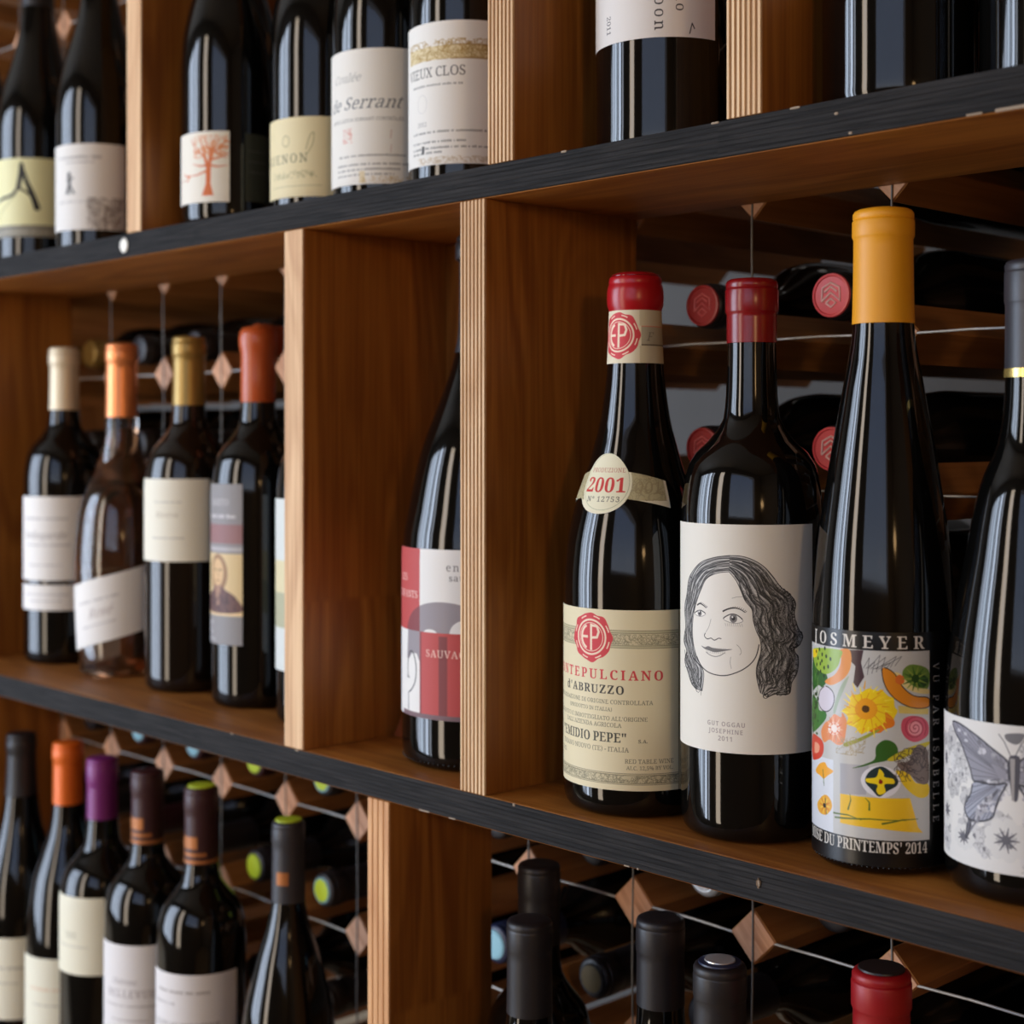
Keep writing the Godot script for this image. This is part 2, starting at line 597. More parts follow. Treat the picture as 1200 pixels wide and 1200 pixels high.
func make_materials():
	wood("board", Color(0.67, 0.425, 0.16), Color(0.51, 0.29, 0.075), 3, 0.5)
	wood("ply", Color(0.93, 0.80, 0.63), Color(0.80, 0.64, 0.46), 5, 0.6)
	wood("solid_edge", Color(0.90, 0.75, 0.57), Color(0.76, 0.58, 0.40), 8, 0.6, 0.8)
	wood("rod", Color(0.70, 0.49, 0.27), Color(0.58, 0.38, 0.19), 11, 0.55)
	wood("end", Color(0.84, 0.64, 0.50), Color(0.70, 0.49, 0.35), 13, 0.7)
	wood("black_edge", Color(0.20, 0.195, 0.195), Color(0.115, 0.115, 0.12), 17, 0.7, 0.9).metallic_specular = 0.25
	wood("shop_floor", Color(0.84, 0.76, 0.64), Color(0.76, 0.67, 0.55), 23, 0.5)
	mat("glue", Color(0.58, 0.43, 0.28), 0.7)
	mat("chip", Color(0.62, 0.55, 0.47), 0.7)
	wood("ply_warm", Color(0.88, 0.68, 0.47), Color(0.76, 0.54, 0.34), 29, 0.6)
	mat("plaster", Color(0.60, 0.56, 0.51), 0.9)
	mat("store_wall", Color(0.38, 0.375, 0.37), 0.9)
	mat("frame", Color(0.14, 0.15, 0.16), 0.4)
	var pane := mat("pane", Color(1, 1, 1, 0.06), 0.02)
	pane.transparency = BaseMaterial3D.TRANSPARENCY_ALPHA
	mat("dull_wire", Color(0.46, 0.45, 0.43), 0.5, 0.2)
	mat("wire", Color(0.70, 0.69, 0.67), 0.45, 0.3)
	mat("glass", Color(0.03, 0.03, 0.028), 0.06, 0.0, 0.5)
	mat("glass_brown", Color(0.075, 0.05, 0.035), 0.03, 0.0, 0.5)
	mat("glass_rack", Color(0.03, 0.03, 0.03), 0.15, 0.0, 0.4)
	var clear := mat("glass_clear", Color(1.0, 0.98, 0.96, 0.0), 0.02)
	clear.transparency = BaseMaterial3D.TRANSPARENCY_ALPHA
	clear.refraction_enabled = true
	clear.refraction_scale = 0.05
	var wine := mat("rose_wine", Color(0.80, 0.64, 0.52, 0.05), 0.02)
	wine.transparency = BaseMaterial3D.TRANSPARENCY_ALPHA
	wine.refraction_enabled = true
	wine.refraction_scale = 0.033
	for f in [
		["wax_red", Color(0.66, 0.06, 0.10), 0.28, 0.0], ["wax_dark_red", Color(0.50, 0.05, 0.08), 0.25, 0.0], ["foil_red", Color(0.60, 0.07, 0.10), 0.4, 0.1],
		["wax_yellow", Color(0.90, 0.62, 0.10), 0.45, 0.0], ["foil_black", Color(0.13, 0.12, 0.13), 0.42, 0.1], ["foil_charcoal", Color(0.20, 0.20, 0.22), 0.4, 0.1],
		["foil_gold", Color(0.62, 0.50, 0.26), 0.35, 0.5], ["foil_cream", Color(0.86, 0.80, 0.68), 0.4, 0.2], ["foil_copper", Color(0.93, 0.58, 0.36), 0.3, 0.55],
		["wax_orange", Color(0.72, 0.32, 0.14), 0.3, 0.0], ["foil_orange", Color(0.86, 0.40, 0.10), 0.35, 0.2], ["foil_purple", Color(0.46, 0.14, 0.42), 0.35, 0.1],
		["foil_wine", Color(0.22, 0.10, 0.12), 0.4, 0.1], ["print_gold", Color(0.68, 0.42, 0.22), 0.4, 0.3], ["lime", Color(0.74, 0.82, 0.16), 0.5, 0.0],
		["sky_blue", Color(0.56, 0.76, 0.82), 0.5, 0.0], ["navy", Color(0.10, 0.14, 0.26), 0.4, 0.0], ["silver", Color(0.85, 0.85, 0.85), 0.25, 0.6],
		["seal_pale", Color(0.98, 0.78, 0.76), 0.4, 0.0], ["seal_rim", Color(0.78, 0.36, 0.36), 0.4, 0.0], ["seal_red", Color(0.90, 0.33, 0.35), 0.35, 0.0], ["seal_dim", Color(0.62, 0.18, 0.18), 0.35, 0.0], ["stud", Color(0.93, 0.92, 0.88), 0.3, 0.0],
		["wedge", Color(0.66, 0.34, 0.18), 0.5, 0.0], ["dull_gold", Color(0.36, 0.29, 0.13), 0.5, 0.2], ["gold_ring", Color(0.90, 0.78, 0.46), 0.25, 0.8],
	]:
		mat(f[0], f[1], f[2], f[3])

func paper(t: Texture2D, rough := 0.62) -> StandardMaterial3D:
	var m := StandardMaterial3D.new()
	m.albedo_texture = t
	m.roughness = rough
	m.resource_name = "label_paper"
	return m

# ---------------------------------------------------------------- the room
func slab(lo: Vector3, hi: Vector3, bev := 0.0, g := 0) -> MB:
	var b := MB.new()
	b.box((lo + hi) / 2.0, hi - lo, bev, g)
	return b

func build_room():
	var x0 := -5.2
	var x1 := 2.2
	var z0 := -1.7
	structure("floor", slab(Vector3(x0, -0.12, z0), Vector3(x1, 0, FRONT + 0.2)).build(), mats.shop_floor)
	structure("ceiling", slab(Vector3(x0, 2.9, z0), Vector3(x1, 3.02, FRONT + 0.2)).build(), mats.plaster)
	structure("wall_left", slab(Vector3(x0 - 0.15, -0.12, z0), Vector3(x0, 3.02, FRONT + 0.2)).build(), mats.plaster)
	structure("wall_right", slab(Vector3(x1, -0.12, z0), Vector3(x1 + 0.15, 3.02, FRONT + 0.2)).build(), mats.plaster)
	structure("wall_back", slab(Vector3(x0, 0, z0 - 0.15), Vector3(x1, 2.9, z0)).build(), mats.store_wall)
	var w := MB.new()
	w.box(Vector3((x0 + x1) / 2, WIN_LOW / 2, FRONT + 0.1), Vector3(x1 - x0, WIN_LOW, 0.2), 0.0)
	w.box(Vector3((x0 + x1) / 2, (WIN_HIGH + 2.9) / 2, FRONT + 0.1), Vector3(x1 - x0, 2.9 - WIN_HIGH, 0.2), 0.0)
	var edge := x0
	for p in PANES:
		w.box(Vector3((edge + p[0]) / 2, (WIN_LOW + WIN_HIGH) / 2, FRONT + 0.1), Vector3(p[0] - edge, WIN_HIGH - WIN_LOW, 0.2), 0.0)
		if p.size() > 4:
			w.box(Vector3((p[0] + p[1]) / 2, (WIN_LOW + p[4]) / 2, FRONT + 0.1), Vector3(p[1] - p[0], p[4] - WIN_LOW, 0.2), 0.0)
		edge = p[1]
	w.box(Vector3((edge + x1) / 2, (WIN_LOW + WIN_HIGH) / 2, FRONT + 0.1), Vector3(x1 - edge, WIN_HIGH - WIN_LOW, 0.2), 0.0)
	structure("wall_front", w.build(), mats.plaster)
	var i := 0
	for p in PANES:
		i += 1
		var f := MB.new()
		var low: float = p[4] if p.size() > 4 else WIN_LOW
		var c := Vector3((p[0] + p[1]) / 2, (low + WIN_HIGH) / 2, FRONT + 0.06)
		var sx: float = p[1] - p[0]
		var sy := WIN_HIGH - low
		for s in [-1, 1]:
			f.box(c + Vector3(s * (sx / 2 - 0.02), 0, 0), Vector3(0.04, sy, 0.06), 0.003)
			f.box(c + Vector3(0, s * (sy / 2 - 0.02), 0), Vector3(sx, 0.04, 0.06), 0.003)
		var o := structure("window_%d" % i, f.build(), mats.frame)
		part(o, "pane", slab(c - Vector3(sx / 2, sy / 2, 0.003), c + Vector3(sx / 2, sy / 2, 0.003)).build(), mats.pane)
	var lamp := thing("ceiling_panel", "white ceiling light panel in the store room behind the bottle rack", "lamp", Vector3(-1.6, 2.9, -1.1))
	part(lamp, "housing", slab(Vector3(-0.94, -0.05, -0.19), Vector3(0.94, 0, 0.19), 0.004).build(), mats.stud)
	var glow := mat("panel_glow", Color(0.9, 0.9, 0.9), 0.6)
	glow.emission_enabled = true
	glow.emission = Color(1.0, 0.97, 0.94)
	glow.emission_energy_multiplier = 1.0
	part(lamp, "diffuser", slab(Vector3(-0.9, -0.056, -0.15), Vector3(0.9, -0.051, 0.15)).build(), glow)

	# a warm globe hanging in the aisle to the camera's right
	var at := Vector3(1.15, 1.62, 1.15)
	var globe := thing("pendant_lamp", "warm white glass globe hanging on a cord over the aisle", "lamp", at)
	var ball := MB.new()
	var pf := []
	for k in 21:
		pf.append(Vector2(0.075 * sin(PI * k / 20.0), -0.075 * cos(PI * k / 20.0)))
	ball.lathe(pf, 32)
	var warm := mat("globe_glow", Color(0.95, 0.9, 0.8), 0.5)
	warm.emission_enabled = true
	warm.emission = Color(1.0, 0.80, 0.55)
	warm.emission_energy_multiplier = 4.0
	part(globe, "shade", ball.build(), warm)
	part(globe, "cap", lathed([Vector2(0, 0.074), Vector2(0.022, 0.072), Vector2(0.022, 0.10), Vector2(0.008, 0.106), Vector2(0, 0.106)], 24), mats.frame)
	var cord := MB.new()
	cord.tube([Vector3(0, 0.10, 0), Vector3(0, 2.9 - at.y, 0)], 0.003, 8)
	part(globe, "cord", cord.build(), mats.frame)
	var bulb := OmniLight3D.new()
	bulb.name = "globe_light"
	bulb.light_color = Color(1.0, 0.80, 0.55)
	bulb.light_energy = 0.28
	bulb.light_size = 0.07
	bulb.omni_range = 8.0
	bulb.omni_attenuation = 2.0
	bulb.shadow_enabled = true
	globe.add_child(bulb, true)

# ---------------------------------------------------------------- the shelf
func build_shelf():
	var s := thing("wine_shelf", "plywood wine shelf with black-painted board edges and pale plywood dividers", "shelf")
	var th := 0.0193
	for top in [0.05, 0.405, 0.7605, 1.1361, 1.5122, 1.8883, 2.26]:
		var b := MB.new()
		b.off = Vector2(top * 3.7, top * 1.9)
		b.box(Vector3(-0.95, top - th / 2, (BACK - 0.001) / 2), Vector3(2.8, th, -BACK - 0.001), 0.0004, 0)
		var board := part(s, "shelf_board", b.build(), mats.board)
		part(board, "front_edge", ridges(-2.35, 0.45, top - 0.0002, top - th + 0.0003, 7), mats.black_edge).set_meta("label", "black-painted plywood edge")
		var c := MB.new()
		for k in chips_of(top):
			var l: float = k[1]
			var h: float = k[2]
			c.box(Vector3(k[0], k[3], -0.0001), Vector3(l, h, 0.0011), h * 0.3)
		if c.v.size():
			part(board, "edge_chips", c.build(), mats.chip).set_meta("kind", "stuff")
	var rows := {"lower": [0.7605, 1.1361 - th], "middle": [1.1361, 1.5122 - th], "upper": [1.5122, 1.8883 - th], "foot": [0.05, 0.405 - th], "below": [0.405, 0.7605 - th], "above": [1.8883, 2.26 - th]}
	for d in [
		["middle", -0.8830, "smooth"], ["middle", -0.6992, "ply"], ["middle", -1.4705, "smooth"], ["middle", -0.06, "ply"],
		["upper", -1.0986, "smooth"], ["upper", -0.6746, "ply"], ["upper", -0.4946, "ply"], ["upper", -1.72, "smooth"], ["upper", 0.02, "ply"],
		["lower", -0.7898, "coarse", -0.090], ["lower", -1.4978, "smooth"], ["lower", -0.1, "ply"],
		["foot", -2.35, "ply"], ["below", -2.35, "ply"], ["above", -2.35, "ply"], ["foot", 0.4285, "ply"], ["below", 0.4285, "ply"], ["above", 0.4285, "ply"],
		["lower", -2.35, "ply"], ["middle", -2.35, "ply"], ["upper", -2.35, "ply"], ["lower", 0.4285, "ply"], ["middle", 0.4285, "ply"], ["upper", 0.4285, "ply"],
	]:
		var y0: float = rows[d[0]][0]
		var y1: float = rows[d[0]][1]
		var x: float = d[1]
		var t := 0.0215
		var b := MB.new()
		b.off = Vector2(x * 5.1, x * 2.3)
		var front := -0.0016
		var back: float = d[3] if d.size() > 3 else BACK
		b.box(Vector3(x + t / 2, (y0 + y1) / 2, (front + back) / 2), Vector3(t, y1 - y0, front - back), 0.0003, 1)
		var dv := part(s, "divider", b.build(), mats.board)
		if d[2] == "ply":
			plies(dv, x, t, y0, y1, 7, 0.54)
		elif d[2] == "coarse":
			plies(dv, x, t, y0, y1, 4, 0.84, "ply_warm")
		else:
			var e := MB.new()
			e.off = Vector2(x * 3.0, 0.3)
			e.box(Vector3(x + t / 2, (y0 + y1) / 2, front / 2), Vector3(t, y1 - y0 - 0.0004, -front), 0.0005, 1)
			part(dv, "edge_band", e.build(), mats.solid_edge).set_meta("label", "pale solid wood edge")
	var p := MB.new()
	p.off = Vector2(0.4, 0.1)
	p.box(Vector3(-0.7803, 1.3144, -0.1322), Vector3(0.161, 0.3560, 0.006), 0.0003, 1)
	part(s, "back_panel", p.build(), mats.board)

func plies(dv: Node, x: float, t: float, y0: float, y1: float, count: int, share: float, look := "ply"):
	var e := MB.new()
	e.off = Vector2(x * 7.0, 0.2)
	var step := t / (count - 1 + share)
	for i in count:
		var w := step * share
		e.box(Vector3(x + i * step + w / 2, (y0 + y1) / 2, -0.0008), Vector3(w, y1 - y0 - 0.0004, 0.0016), 0.00025, 1)
	var o := part(dv, "plywood_layers", e.build(), mats[look])
	o.set_meta("label", "pale layered plywood edge")
	o.set_meta("kind", "stuff")
	part(dv, "glue_lines", slab(Vector3(x + 0.0005, y0 + 0.0003, -0.0017), Vector3(x + t - 0.0005, y1 - 0.0003, -0.0007)).build(), mats.glue)

# the black front of a board: plies as low ridges with grooves between, run along x
func ridges(x0: float, x1: float, top: float, low: float, count: int) -> ArrayMesh:
	var b := MB.new()
	var step := (top - low) / count
	var outline := []
	for i in count:
		var y := top - i * step
		outline.append(Vector2(y, -0.0003))
		outline.append(Vector2(y - 0.0005, 0.0))
		outline.append(Vector2(y - step + 0.0006, 0.00012 if i % 2 else 0.0))
	outline.append(Vector2(low, -0.0012))
	for i in outline.size() - 1:
		var a: Vector2 = outline[i]
		var c: Vector2 = outline[i + 1]
		var d := c - a
		var q := Vector3(0, d.y, -d.x).normalized()
		if q.z < 0:
			q = -q
		var f := b.v.size()
		for p in [[x0, a], [x1, a], [x1, c], [x0, c]]:
			b.vert(Vector3(p[0], p[1].x, p[1].y), q, Vector2((p[1].x - low) * 14.0 + 0.05 * i, p[0] / 0.5))
		b.tri(f, f + 1, f + 2)
		b.tri(f, f + 2, f + 3)
	return b.build()

# worn spots along a board's edges: [x, length, height, y]
func chips_of(top: float) -> Array:
	var lo := top - 0.0193 + 0.0008
	if absf(top - 1.1361) < 0.01:
		return [[-0.733, 0.010, 0.0011, lo], [-0.7065, 0.006, 0.0009, lo], [-0.652, 0.0022, 0.0020, top - 0.0008], [-0.555, 0.0014, 0.0012, lo], [-0.563, 0.004, 0.0008, lo], [-0.868, 0.004, 0.0012, top - 0.0006], [-0.948, 0.003, 0.0009, top - 0.0005], [-0.474, 0.0022, 0.0050, top - 0.009]]
	if absf(top - 1.5122) < 0.01:
		return [[-0.611, 0.0045, 0.0012, top - 0.0006], [-0.502, 0.005, 0.0011, top - 0.0006], [-0.452, 0.006, 0.0011, top - 0.0006], [-0.428, 0.0022, 0.0014, top - 0.0070], [-0.420, 0.0022, 0.0014, lo + 0.001], [-0.337, 0.016, 0.0017, lo], [-0.355, 0.008, 0.0010, lo], [-0.315, 0.007, 0.0009, top - 0.0006]]
	return []

# ---------------------------------------------------------------- the rack of rods and wires
func build_rack():
	var r := thing("bottle_rack", "bottle rack of diamond-set wooden rods strung on taut wires behind the shelf", "rack", Vector3(0, 0, BACK - 0.0025))
	var side := 0.0248
	var rod := MB.new()
	rod.box(Vector3(0, 0, -0.165), Vector3(side, side, 0.33), 0.0006, 2)
	var tip := MB.new()
	tip.box(Vector3(0, 0, 0.0002), Vector3(side - 0.0012, side - 0.0012, 0.001), 0.0003, 1)
	var rod_mesh := rod.build()
	var tip_mesh := tip.build()
	for j in range(-4, 10):
		for k in range(-4, 14):
			var o := part(r, "wooden_rod", rod_mesh, mats.rod, Vector3(COL0 - COLW * k, ROW0 - ROWH * j, 0))
			o.rotation.z = PI / 4
			part(o, "end_grain", tip_mesh, mats.end)
	for k in range(-4, 14):
		var w := MB.new()
		var pts := []
		for i in 30:
			pts.append(Vector3(COL0 - COLW * k + 0.0006 * sin(i * 1.7 + k), lerpf(ROW0 + ROWH * 4.4, ROW0 - ROWH * 9.4, i / 29.0), 0.0009))
		w.tube(pts, 0.0007)
		part(r, "wire", w.build(), mats.dull_wire)
	for j in range(-4, 10):
		var w := MB.new()
		var pts := []
		for i in range(0, 18 * 6 + 1):
			var f := i / 6.0
			var sag := 0.0006 * sin(PI * fmod(f, 1.0)) + 0.0004 * sin(f * 2.3 + j)
			pts.append(Vector3(COL0 - COLW * (f - 4.5), ROW0 - ROWH * j - sag, -0.0004))
		w.tube(pts, 0.0009)
		part(r, "wire", w.build(), mats.wire)
	for x in [COL0 + COLW * 4.6, COL0 - COLW * 13.6]:
		part(r, "post", slab(Vector3(x - 0.02, 0, -0.33), Vector3(x + 0.02, 2.0, 0), 0.001, 1).build(), mats.rod)

# ---------------------------------------------------------------- bottles
const BORDEAUX := [[4, 37.5], [172, 37.5], [187, 36.2], [201, 32.6], [214, 22.5], [225, 15.6], [240, 13.9], [265, 13.3], [300, 13.2]]
const BURGUNDY := [[4, 38.5], [122, 38.5], [145, 37.4], [172, 32.4], [193, 26.0], [208, 21.8], [225, 18.2], [255, 14.8], [285, 13.8], [300, 13.6]]

func glass_profile(o: Outline, top: float) -> Array:
	var r := o.at(0.01)
	var pf := [Vector2(0, 0.016), Vector2(r * 0.35, 0.010), Vector2(r * 0.7, 0.0015), Vector2(r - 0.0085, 0.0002), Vector2(r - 0.0065, 0.0), Vector2(r - 0.0045, 0.0005), Vector2(r - 0.0028, 0.0016), Vector2(r - 0.0014, 0.0034), Vector2(r - 0.0005, 0.0058), Vector2(r - 0.0001, 0.0084)]
	var steps := 46
	for i in steps + 1:
		var y := lerpf(0.012, top, float(i) / steps)
		pf.append(Vector2(o.at(y), y))
	pf.append(Vector2(0, top))
	return pf

# capsule over the neck: a sleeve, a ring at the lip and a flat or domed top
func capsule(o: Outline, y0: float, top: float, ring := 0.0011, ring_h := 0.014, dome := 0.0006) -> Array:
	var g := 0.00035
	var pf := [Vector2(o.at(y0) + 0.00005, y0)]
	var low := top - ring_h - 0.003
	for i in 9:
		var y := lerpf(y0, low, i / 8.0)
		pf.append(Vector2(o.at(y) + g, y + (0.0002 if i == 0 else 0.0)))
	var r := o.at(top - 0.002) + g
	pf.append_array([Vector2(r + ring * 0.6, low + 0.0006), Vector2(r + ring, low + 0.0016), Vector2(r + ring, top - 0.0062), Vector2(r + ring * 0.75, top - 0.0056), Vector2(r + ring * 0.2, top - 0.0051), Vector2(r + ring * 0.6, top - 0.0045), Vector2(r + ring * 0.6, top - 0.0022), Vector2(r - 0.0004, top - 0.0007), Vector2(r - 0.0018, top), Vector2(r * 0.6, top + dome * 0.7), Vector2(0, top + dome)])
	return pf

func lathed(pf: Array, segs: int) -> ArrayMesh:
	var b := MB.new()
	b.lathe(pf, segs)
	return b.build()

# a patch that follows the bottle's skin: mm heights, degrees round from where the bottle faces
func patch(o: Outline, y0: float, y1: float, a0: float, a1: float, lift := 0.00022, slant := 0.0, half = null) -> ArrayMesh:
	var b := MB.new()
	var cols := int(ceil((a1 - a0) / 3.5))
	var rows := maxi(1, int(ceil((y1 - y0) / 7.0)))
	for i in cols + 1:
		var f := float(i) / cols
		var deg := lerpf(a0, a1, f)
		var a := deg_to_rad(deg)
		var lo := y0 + slant * (f - 0.5)
		var hi := y1 + slant * (f - 0.5)
		if half != null:
			var e: Vector2 = half.call(deg)
			lo = e.x; hi = e.y
		for j in rows + 1:
			var y := lerpf(lo, hi, float(j) / rows) / 1000.0
			var r := o.at(y) + lift
			var q := Vector3(sin(a), -o.slope(y), cos(a)).normalized()
			var v := 1.0 - float(j) / rows
			if half != null:
				v = (y1 - y * 1000.0) / (y1 - y0)
			b.vert(Vector3(sin(a) * r, y, cos(a) * r), q, Vector2(f, v))
	for i in cols:
		for j in rows:
			var p := i * (rows + 1) + j
			var q := p + rows + 1
			b.tri(p, q, q + 1)
			b.tri(p, q + 1, p + 1)
	return b.build()

# where: x, z of the axis; faces: degrees from straight out of the shelf
func bottle(label: String, group: String, level: String, x: float, z: float, faces: float, pts: Array, cap: Dictionary, o := {}) -> Node3D:
	var root := thing("wine_bottle", label, "bottle", Vector3(x, SHELF_TOP[level] + 0.0003, z), deg_to_rad(faces), group)
	var line := Outline.new(pts)
	var segs: int = o.get("segs", 56)
	var top: float = pts[pts.size() - 1][0] / 1000.0
	part(root, "glass", lathed(glass_profile(line, top - 0.0012), segs), o.get("glass", mats.glass))
	if cap:
		var pf: Array = cap.get("profile", [])
		if pf.is_empty():
			pf = capsule(line, cap.from / 1000.0, top, cap.get("ring", 1.1) / 1000.0, cap.get("ring_h", 14.0) / 1000.0, cap.get("dome", 0.6) / 1000.0)
		var c := part(root, "capsule", lathed(pf, segs), cap.m)
		if cap.has("disc"):
			var r := line.at(top - 0.002)
			var d := MB.new()
			d.lathe([Vector2(r * 0.86, top + 0.0003), Vector2(r * 0.84, top + 0.0012), Vector2(r * 0.5, top + 0.0016), Vector2(0, top + 0.0017)], 32)
			part(c, "top_disc", d.build(), cap.disc)
		if cap.has("bands"):
			for q in cap.bands:
				part(c, "printed_band", patch(line, q[0], q[1], q[2], q[3], 0.0007), q[4])
	outlines[root] = line
	if o.get("stipple", false):          # the knurled ring of little bumps round the heel
		var dots := MB.new()
		for i in 84:
			var a := TAU * i / 84.0
			var h := 0.0042 + 0.0003 * sin(i * 3.1)
			var r := line.at(0.01) - 0.0008
			var c := Vector3(sin(a) * r, h, cos(a) * r)
			var q := Vector3(sin(a), -0.45, cos(a)).normalized()
			var u := q.cross(Vector3.UP).normalized()
			var w := u.cross(q)
			var first := dots.v.size()
			dots.vert(c + q * 0.0007, q, Vector2.ZERO)
			for k in 6:
				var d := u * cos(TAU * k / 6.0) + w * sin(TAU * k / 6.0)
				dots.vert(c + d * 0.0008, (d + q * 0.3).normalized(), Vector2.ZERO)
			for k in 6:
				dots.tri(first, first + 1 + k, first + 1 + (k + 1) % 6)
		part(root, "heel_stippling", dots.build(), o.get("glass", mats.glass)).set_meta("kind", "stuff")
	return root

var outlines := {}

func stick(root: Node3D, called: String, m: Material, y0: float, y1: float, a0: float, a1: float, slant := 0.0, lift := 0.00022) -> MeshInstance3D:
	return part(root, called, patch(outlines[root], y0, y1, a0, a1, lift, slant), m)

# bottles lying in the rack, necks out
func build_lying_bottles():
	var line := Outline.new(BORDEAUX)
	var body := lathed(glass_profile(line, 0.2985), 36)
	var cap_pf := capsule(line, 0.238, 0.300)
	var cap := lathed(cap_pf, 36)
	var seal := MB.new()
	seal.lathe([Vector2(0.0134, 0.3004), Vector2(0.0130, 0.3016), Vector2(0.0118, 0.3018), Vector2(0.0112, 0.3010), Vector2(0, 0.3010)], 32)
	var seal_mesh := seal.build()
	var crest := MB.new()
	for p in [[[-6.5, 3.5], [0, -1.5], [6.5, 3.5], [6.0, -4.5], [0, -7.5], [-6.0, -4.5], [-6.5, 3.5]], [[-4.5, -2.0], [0, -5.0], [4.5, -2.0]], [[-3.5, 4.5], [0, 2.0], [3.5, 4.5], [0, 7.0], [-3.5, 4.5]]]:
		var path := []
		for q in p:
			path.append(Vector3(q[0] / 1000.0, 0.3012, q[1] / 1000.0))
		crest.tube(path, 0.0008, 5)
	var crest_mesh := crest.build()
	var disc := MB.new()
	disc.lathe([Vector2(0.0094, 0.3004), Vector2(0.0091, 0.3014), Vector2(0.005, 0.3017), Vector2(0, 0.3017)], 28)
	var disc_mesh := disc.build()
	var halo := MB.new()
	halo.lathe([Vector2(0.0106, 0.3002), Vector2(0.0104, 0.3010), Vector2(0.0095, 0.3010)], 28)
	var halo_mesh := halo.build()
	var g := "bottles lying in the rack behind the shelf"
	# column, row, capsule, end, turned base-out, label
	var list := [
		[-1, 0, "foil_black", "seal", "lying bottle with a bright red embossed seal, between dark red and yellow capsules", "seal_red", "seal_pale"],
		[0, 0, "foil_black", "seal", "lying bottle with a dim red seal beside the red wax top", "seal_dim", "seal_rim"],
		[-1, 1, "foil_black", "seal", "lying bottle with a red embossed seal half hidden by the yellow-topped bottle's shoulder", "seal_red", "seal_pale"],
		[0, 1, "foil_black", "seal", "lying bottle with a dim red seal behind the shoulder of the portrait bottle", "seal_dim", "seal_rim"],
		[9, 0, "foil_gold", "disc", "lying bottle with a pale gold end between the cream capsule and the copper one", "foil_cream", "foil_gold"],
		[8, 0, "foil_gold", "disc", "lying bottle with a dull gold end just right of the copper capsule", "foil_gold", "foil_gold"],
		[5, 0, "wax_orange", "disc", "lying bottle with an orange-brown end at the orange waxed capsule's left", "wax_orange", "wax_orange"],
		[5, 1, "foil_black", "disc", "lying bottle with a small gold end above the shoulder of the orange-waxed bottle", "foil_gold", "foil_black"],
		[7, 4, "foil_wine", "disc", "lying bottle with a pale blue end under the middle board, above the dark red capsule", "sky_blue", "sky_blue"],
		[6, 4, "foil_wine", "disc", "lying bottle with a pale blue end under the middle board, left of the lime ones", "sky_blue", "sky_blue"],
		[7, 5, "foil_wine", "disc", "lying bottle with a pale blue end left of a dark red capsule with gold print", "sky_blue", "sky_blue"],
		[5, 4, "foil_wine", "disc", "lying bottle with a lime green end under the middle board, between two rod ends", "lime", "lime"],
		[5, 5, "foil_black", "disc", "lying bottle with a lime green end beside the slim dark bottle's neck, on its left", "lime", "lime"],
		[4, 4, "foil_black", "disc", "lying bottle with lime and teal end under the board, by the coarse-edged divider", "lime", "sky_blue"],
		[4, 5, "foil_black", "disc", "lying bottle with a lime green end right of the slim dark bottle's neck", "lime", "sky_blue"],
		[2, 5, "navy", "disc", "lying bottle with a navy capsule and pale blue end beside the lower divider", "sky_blue", "sky_blue"],
		[1, 5, "foil_black", "disc", "lying bottle with a dull gold emblem between the lower black capsules", "dull_gold", "foil_black"],
		[0, 4, "silver", "disc", "lying bottle with a silver end peeping out under the middle board", "silver", "silver"],
		[-2, 5, "foil_charcoal", "disc", "lying bottle with a silvery end low in the right corner of the rack", "silver", "silver"],
		[-1, 5, "foil_black", "plain", "lying black bottle behind the red capsule of the lowest shelf", "", ""],
		[-2, 4, "foil_black", "base", "lying black bottle, base out, under the middle board at the right", "", ""],
		[-1, 4, "foil_black", "plain", "lying black bottle just under the middle board above the red capsule", "", ""],
		[-2, 0, "foil_black", "base", "black bottle lying base out, right of the yellow capsule", "", ""],
		[-2, 1, "foil_black", "base", "black bottle lying base out, right of the yellow-topped bottle's neck", "", ""],
	]
	for k in [[-2, 2], [-1, 2], [0, 2], [1, 4], [2, 4], [6, 5], [8, 4], [9, 4], [8, 5], [9, 5], [4, 6], [5, 6], [0, 5], [6, 0], [7, 0], [6, 1], [7, 1], [8, 1], [9, 1], [4, 0], [9, -2], [10, -2], [11, -2], [9, -3], [10, -3], [11, -3], [4, -2], [5, -2], [3, -2], [6, -2], [4, -3], [5, -3], [6, -3], [-1, -2], [-2, -2], [-2, -1], [-1, -1]]:
		var bay := "right" if k[0] < 3 else "middle" if k[1] < 0 and k[0] < 8 else "left"
		var tier := "upper" if k[1] < 0 else "middle" if k[1] < 3 else "lower"
		list.append([k[0], k[1], "foil_black", "plain", "plain dark bottle lying in the rack, in shadow behind the %s shelf's %s bay" % [tier, bay], "", "", tier + " " + bay])
	for b in list:
		var cx: float = COL0 - COLW * (b[0] + 0.5)
		var cy: float = ROW0 - ROWH * (b[1] + 0.5) - 0.0205
		var z := -0.150 if b[0] < 4 else -0.139
		var plain: bool = b[3] == "plain"
		var o := thing("lying_bottle", b[4], "bottle", Vector3(cx, cy, z), 0.0, "dark bottles in the rack behind the %s bay" % b[7] if b.size() > 7 else g)
		if b[3] == "base":
			o.rotation = Vector3(-PI / 2, 0, 0)
			o.position.z = -0.25
			part(o, "glass", body, mats.glass_rack)
			part(o, "capsule", cap, mats[b[2]])
			continue
		o.position.z = z - 0.3
		o.rotation = Vector3(PI / 2, 0, 0)
		part(o, "glass", body, mats.glass_rack)
		var c := part(o, "capsule", cap, mats[b[2]])
		if b[3] == "seal":
			part(c, "seal", seal_mesh, mats[b[5]]).set_meta("label", "embossed red seal")
			part(c, "crest", crest_mesh, mats[b[6]])
		elif b[3] == "disc":
			part(c, "end_disc", disc_mesh, mats[b[5]])
			part(c, "end_ring", halo_mesh, mats[b[6]])

# ---------------------------------------------------------------- label prints
const SERIF := "Droid Serif"
const SANS := "Droid Sans"

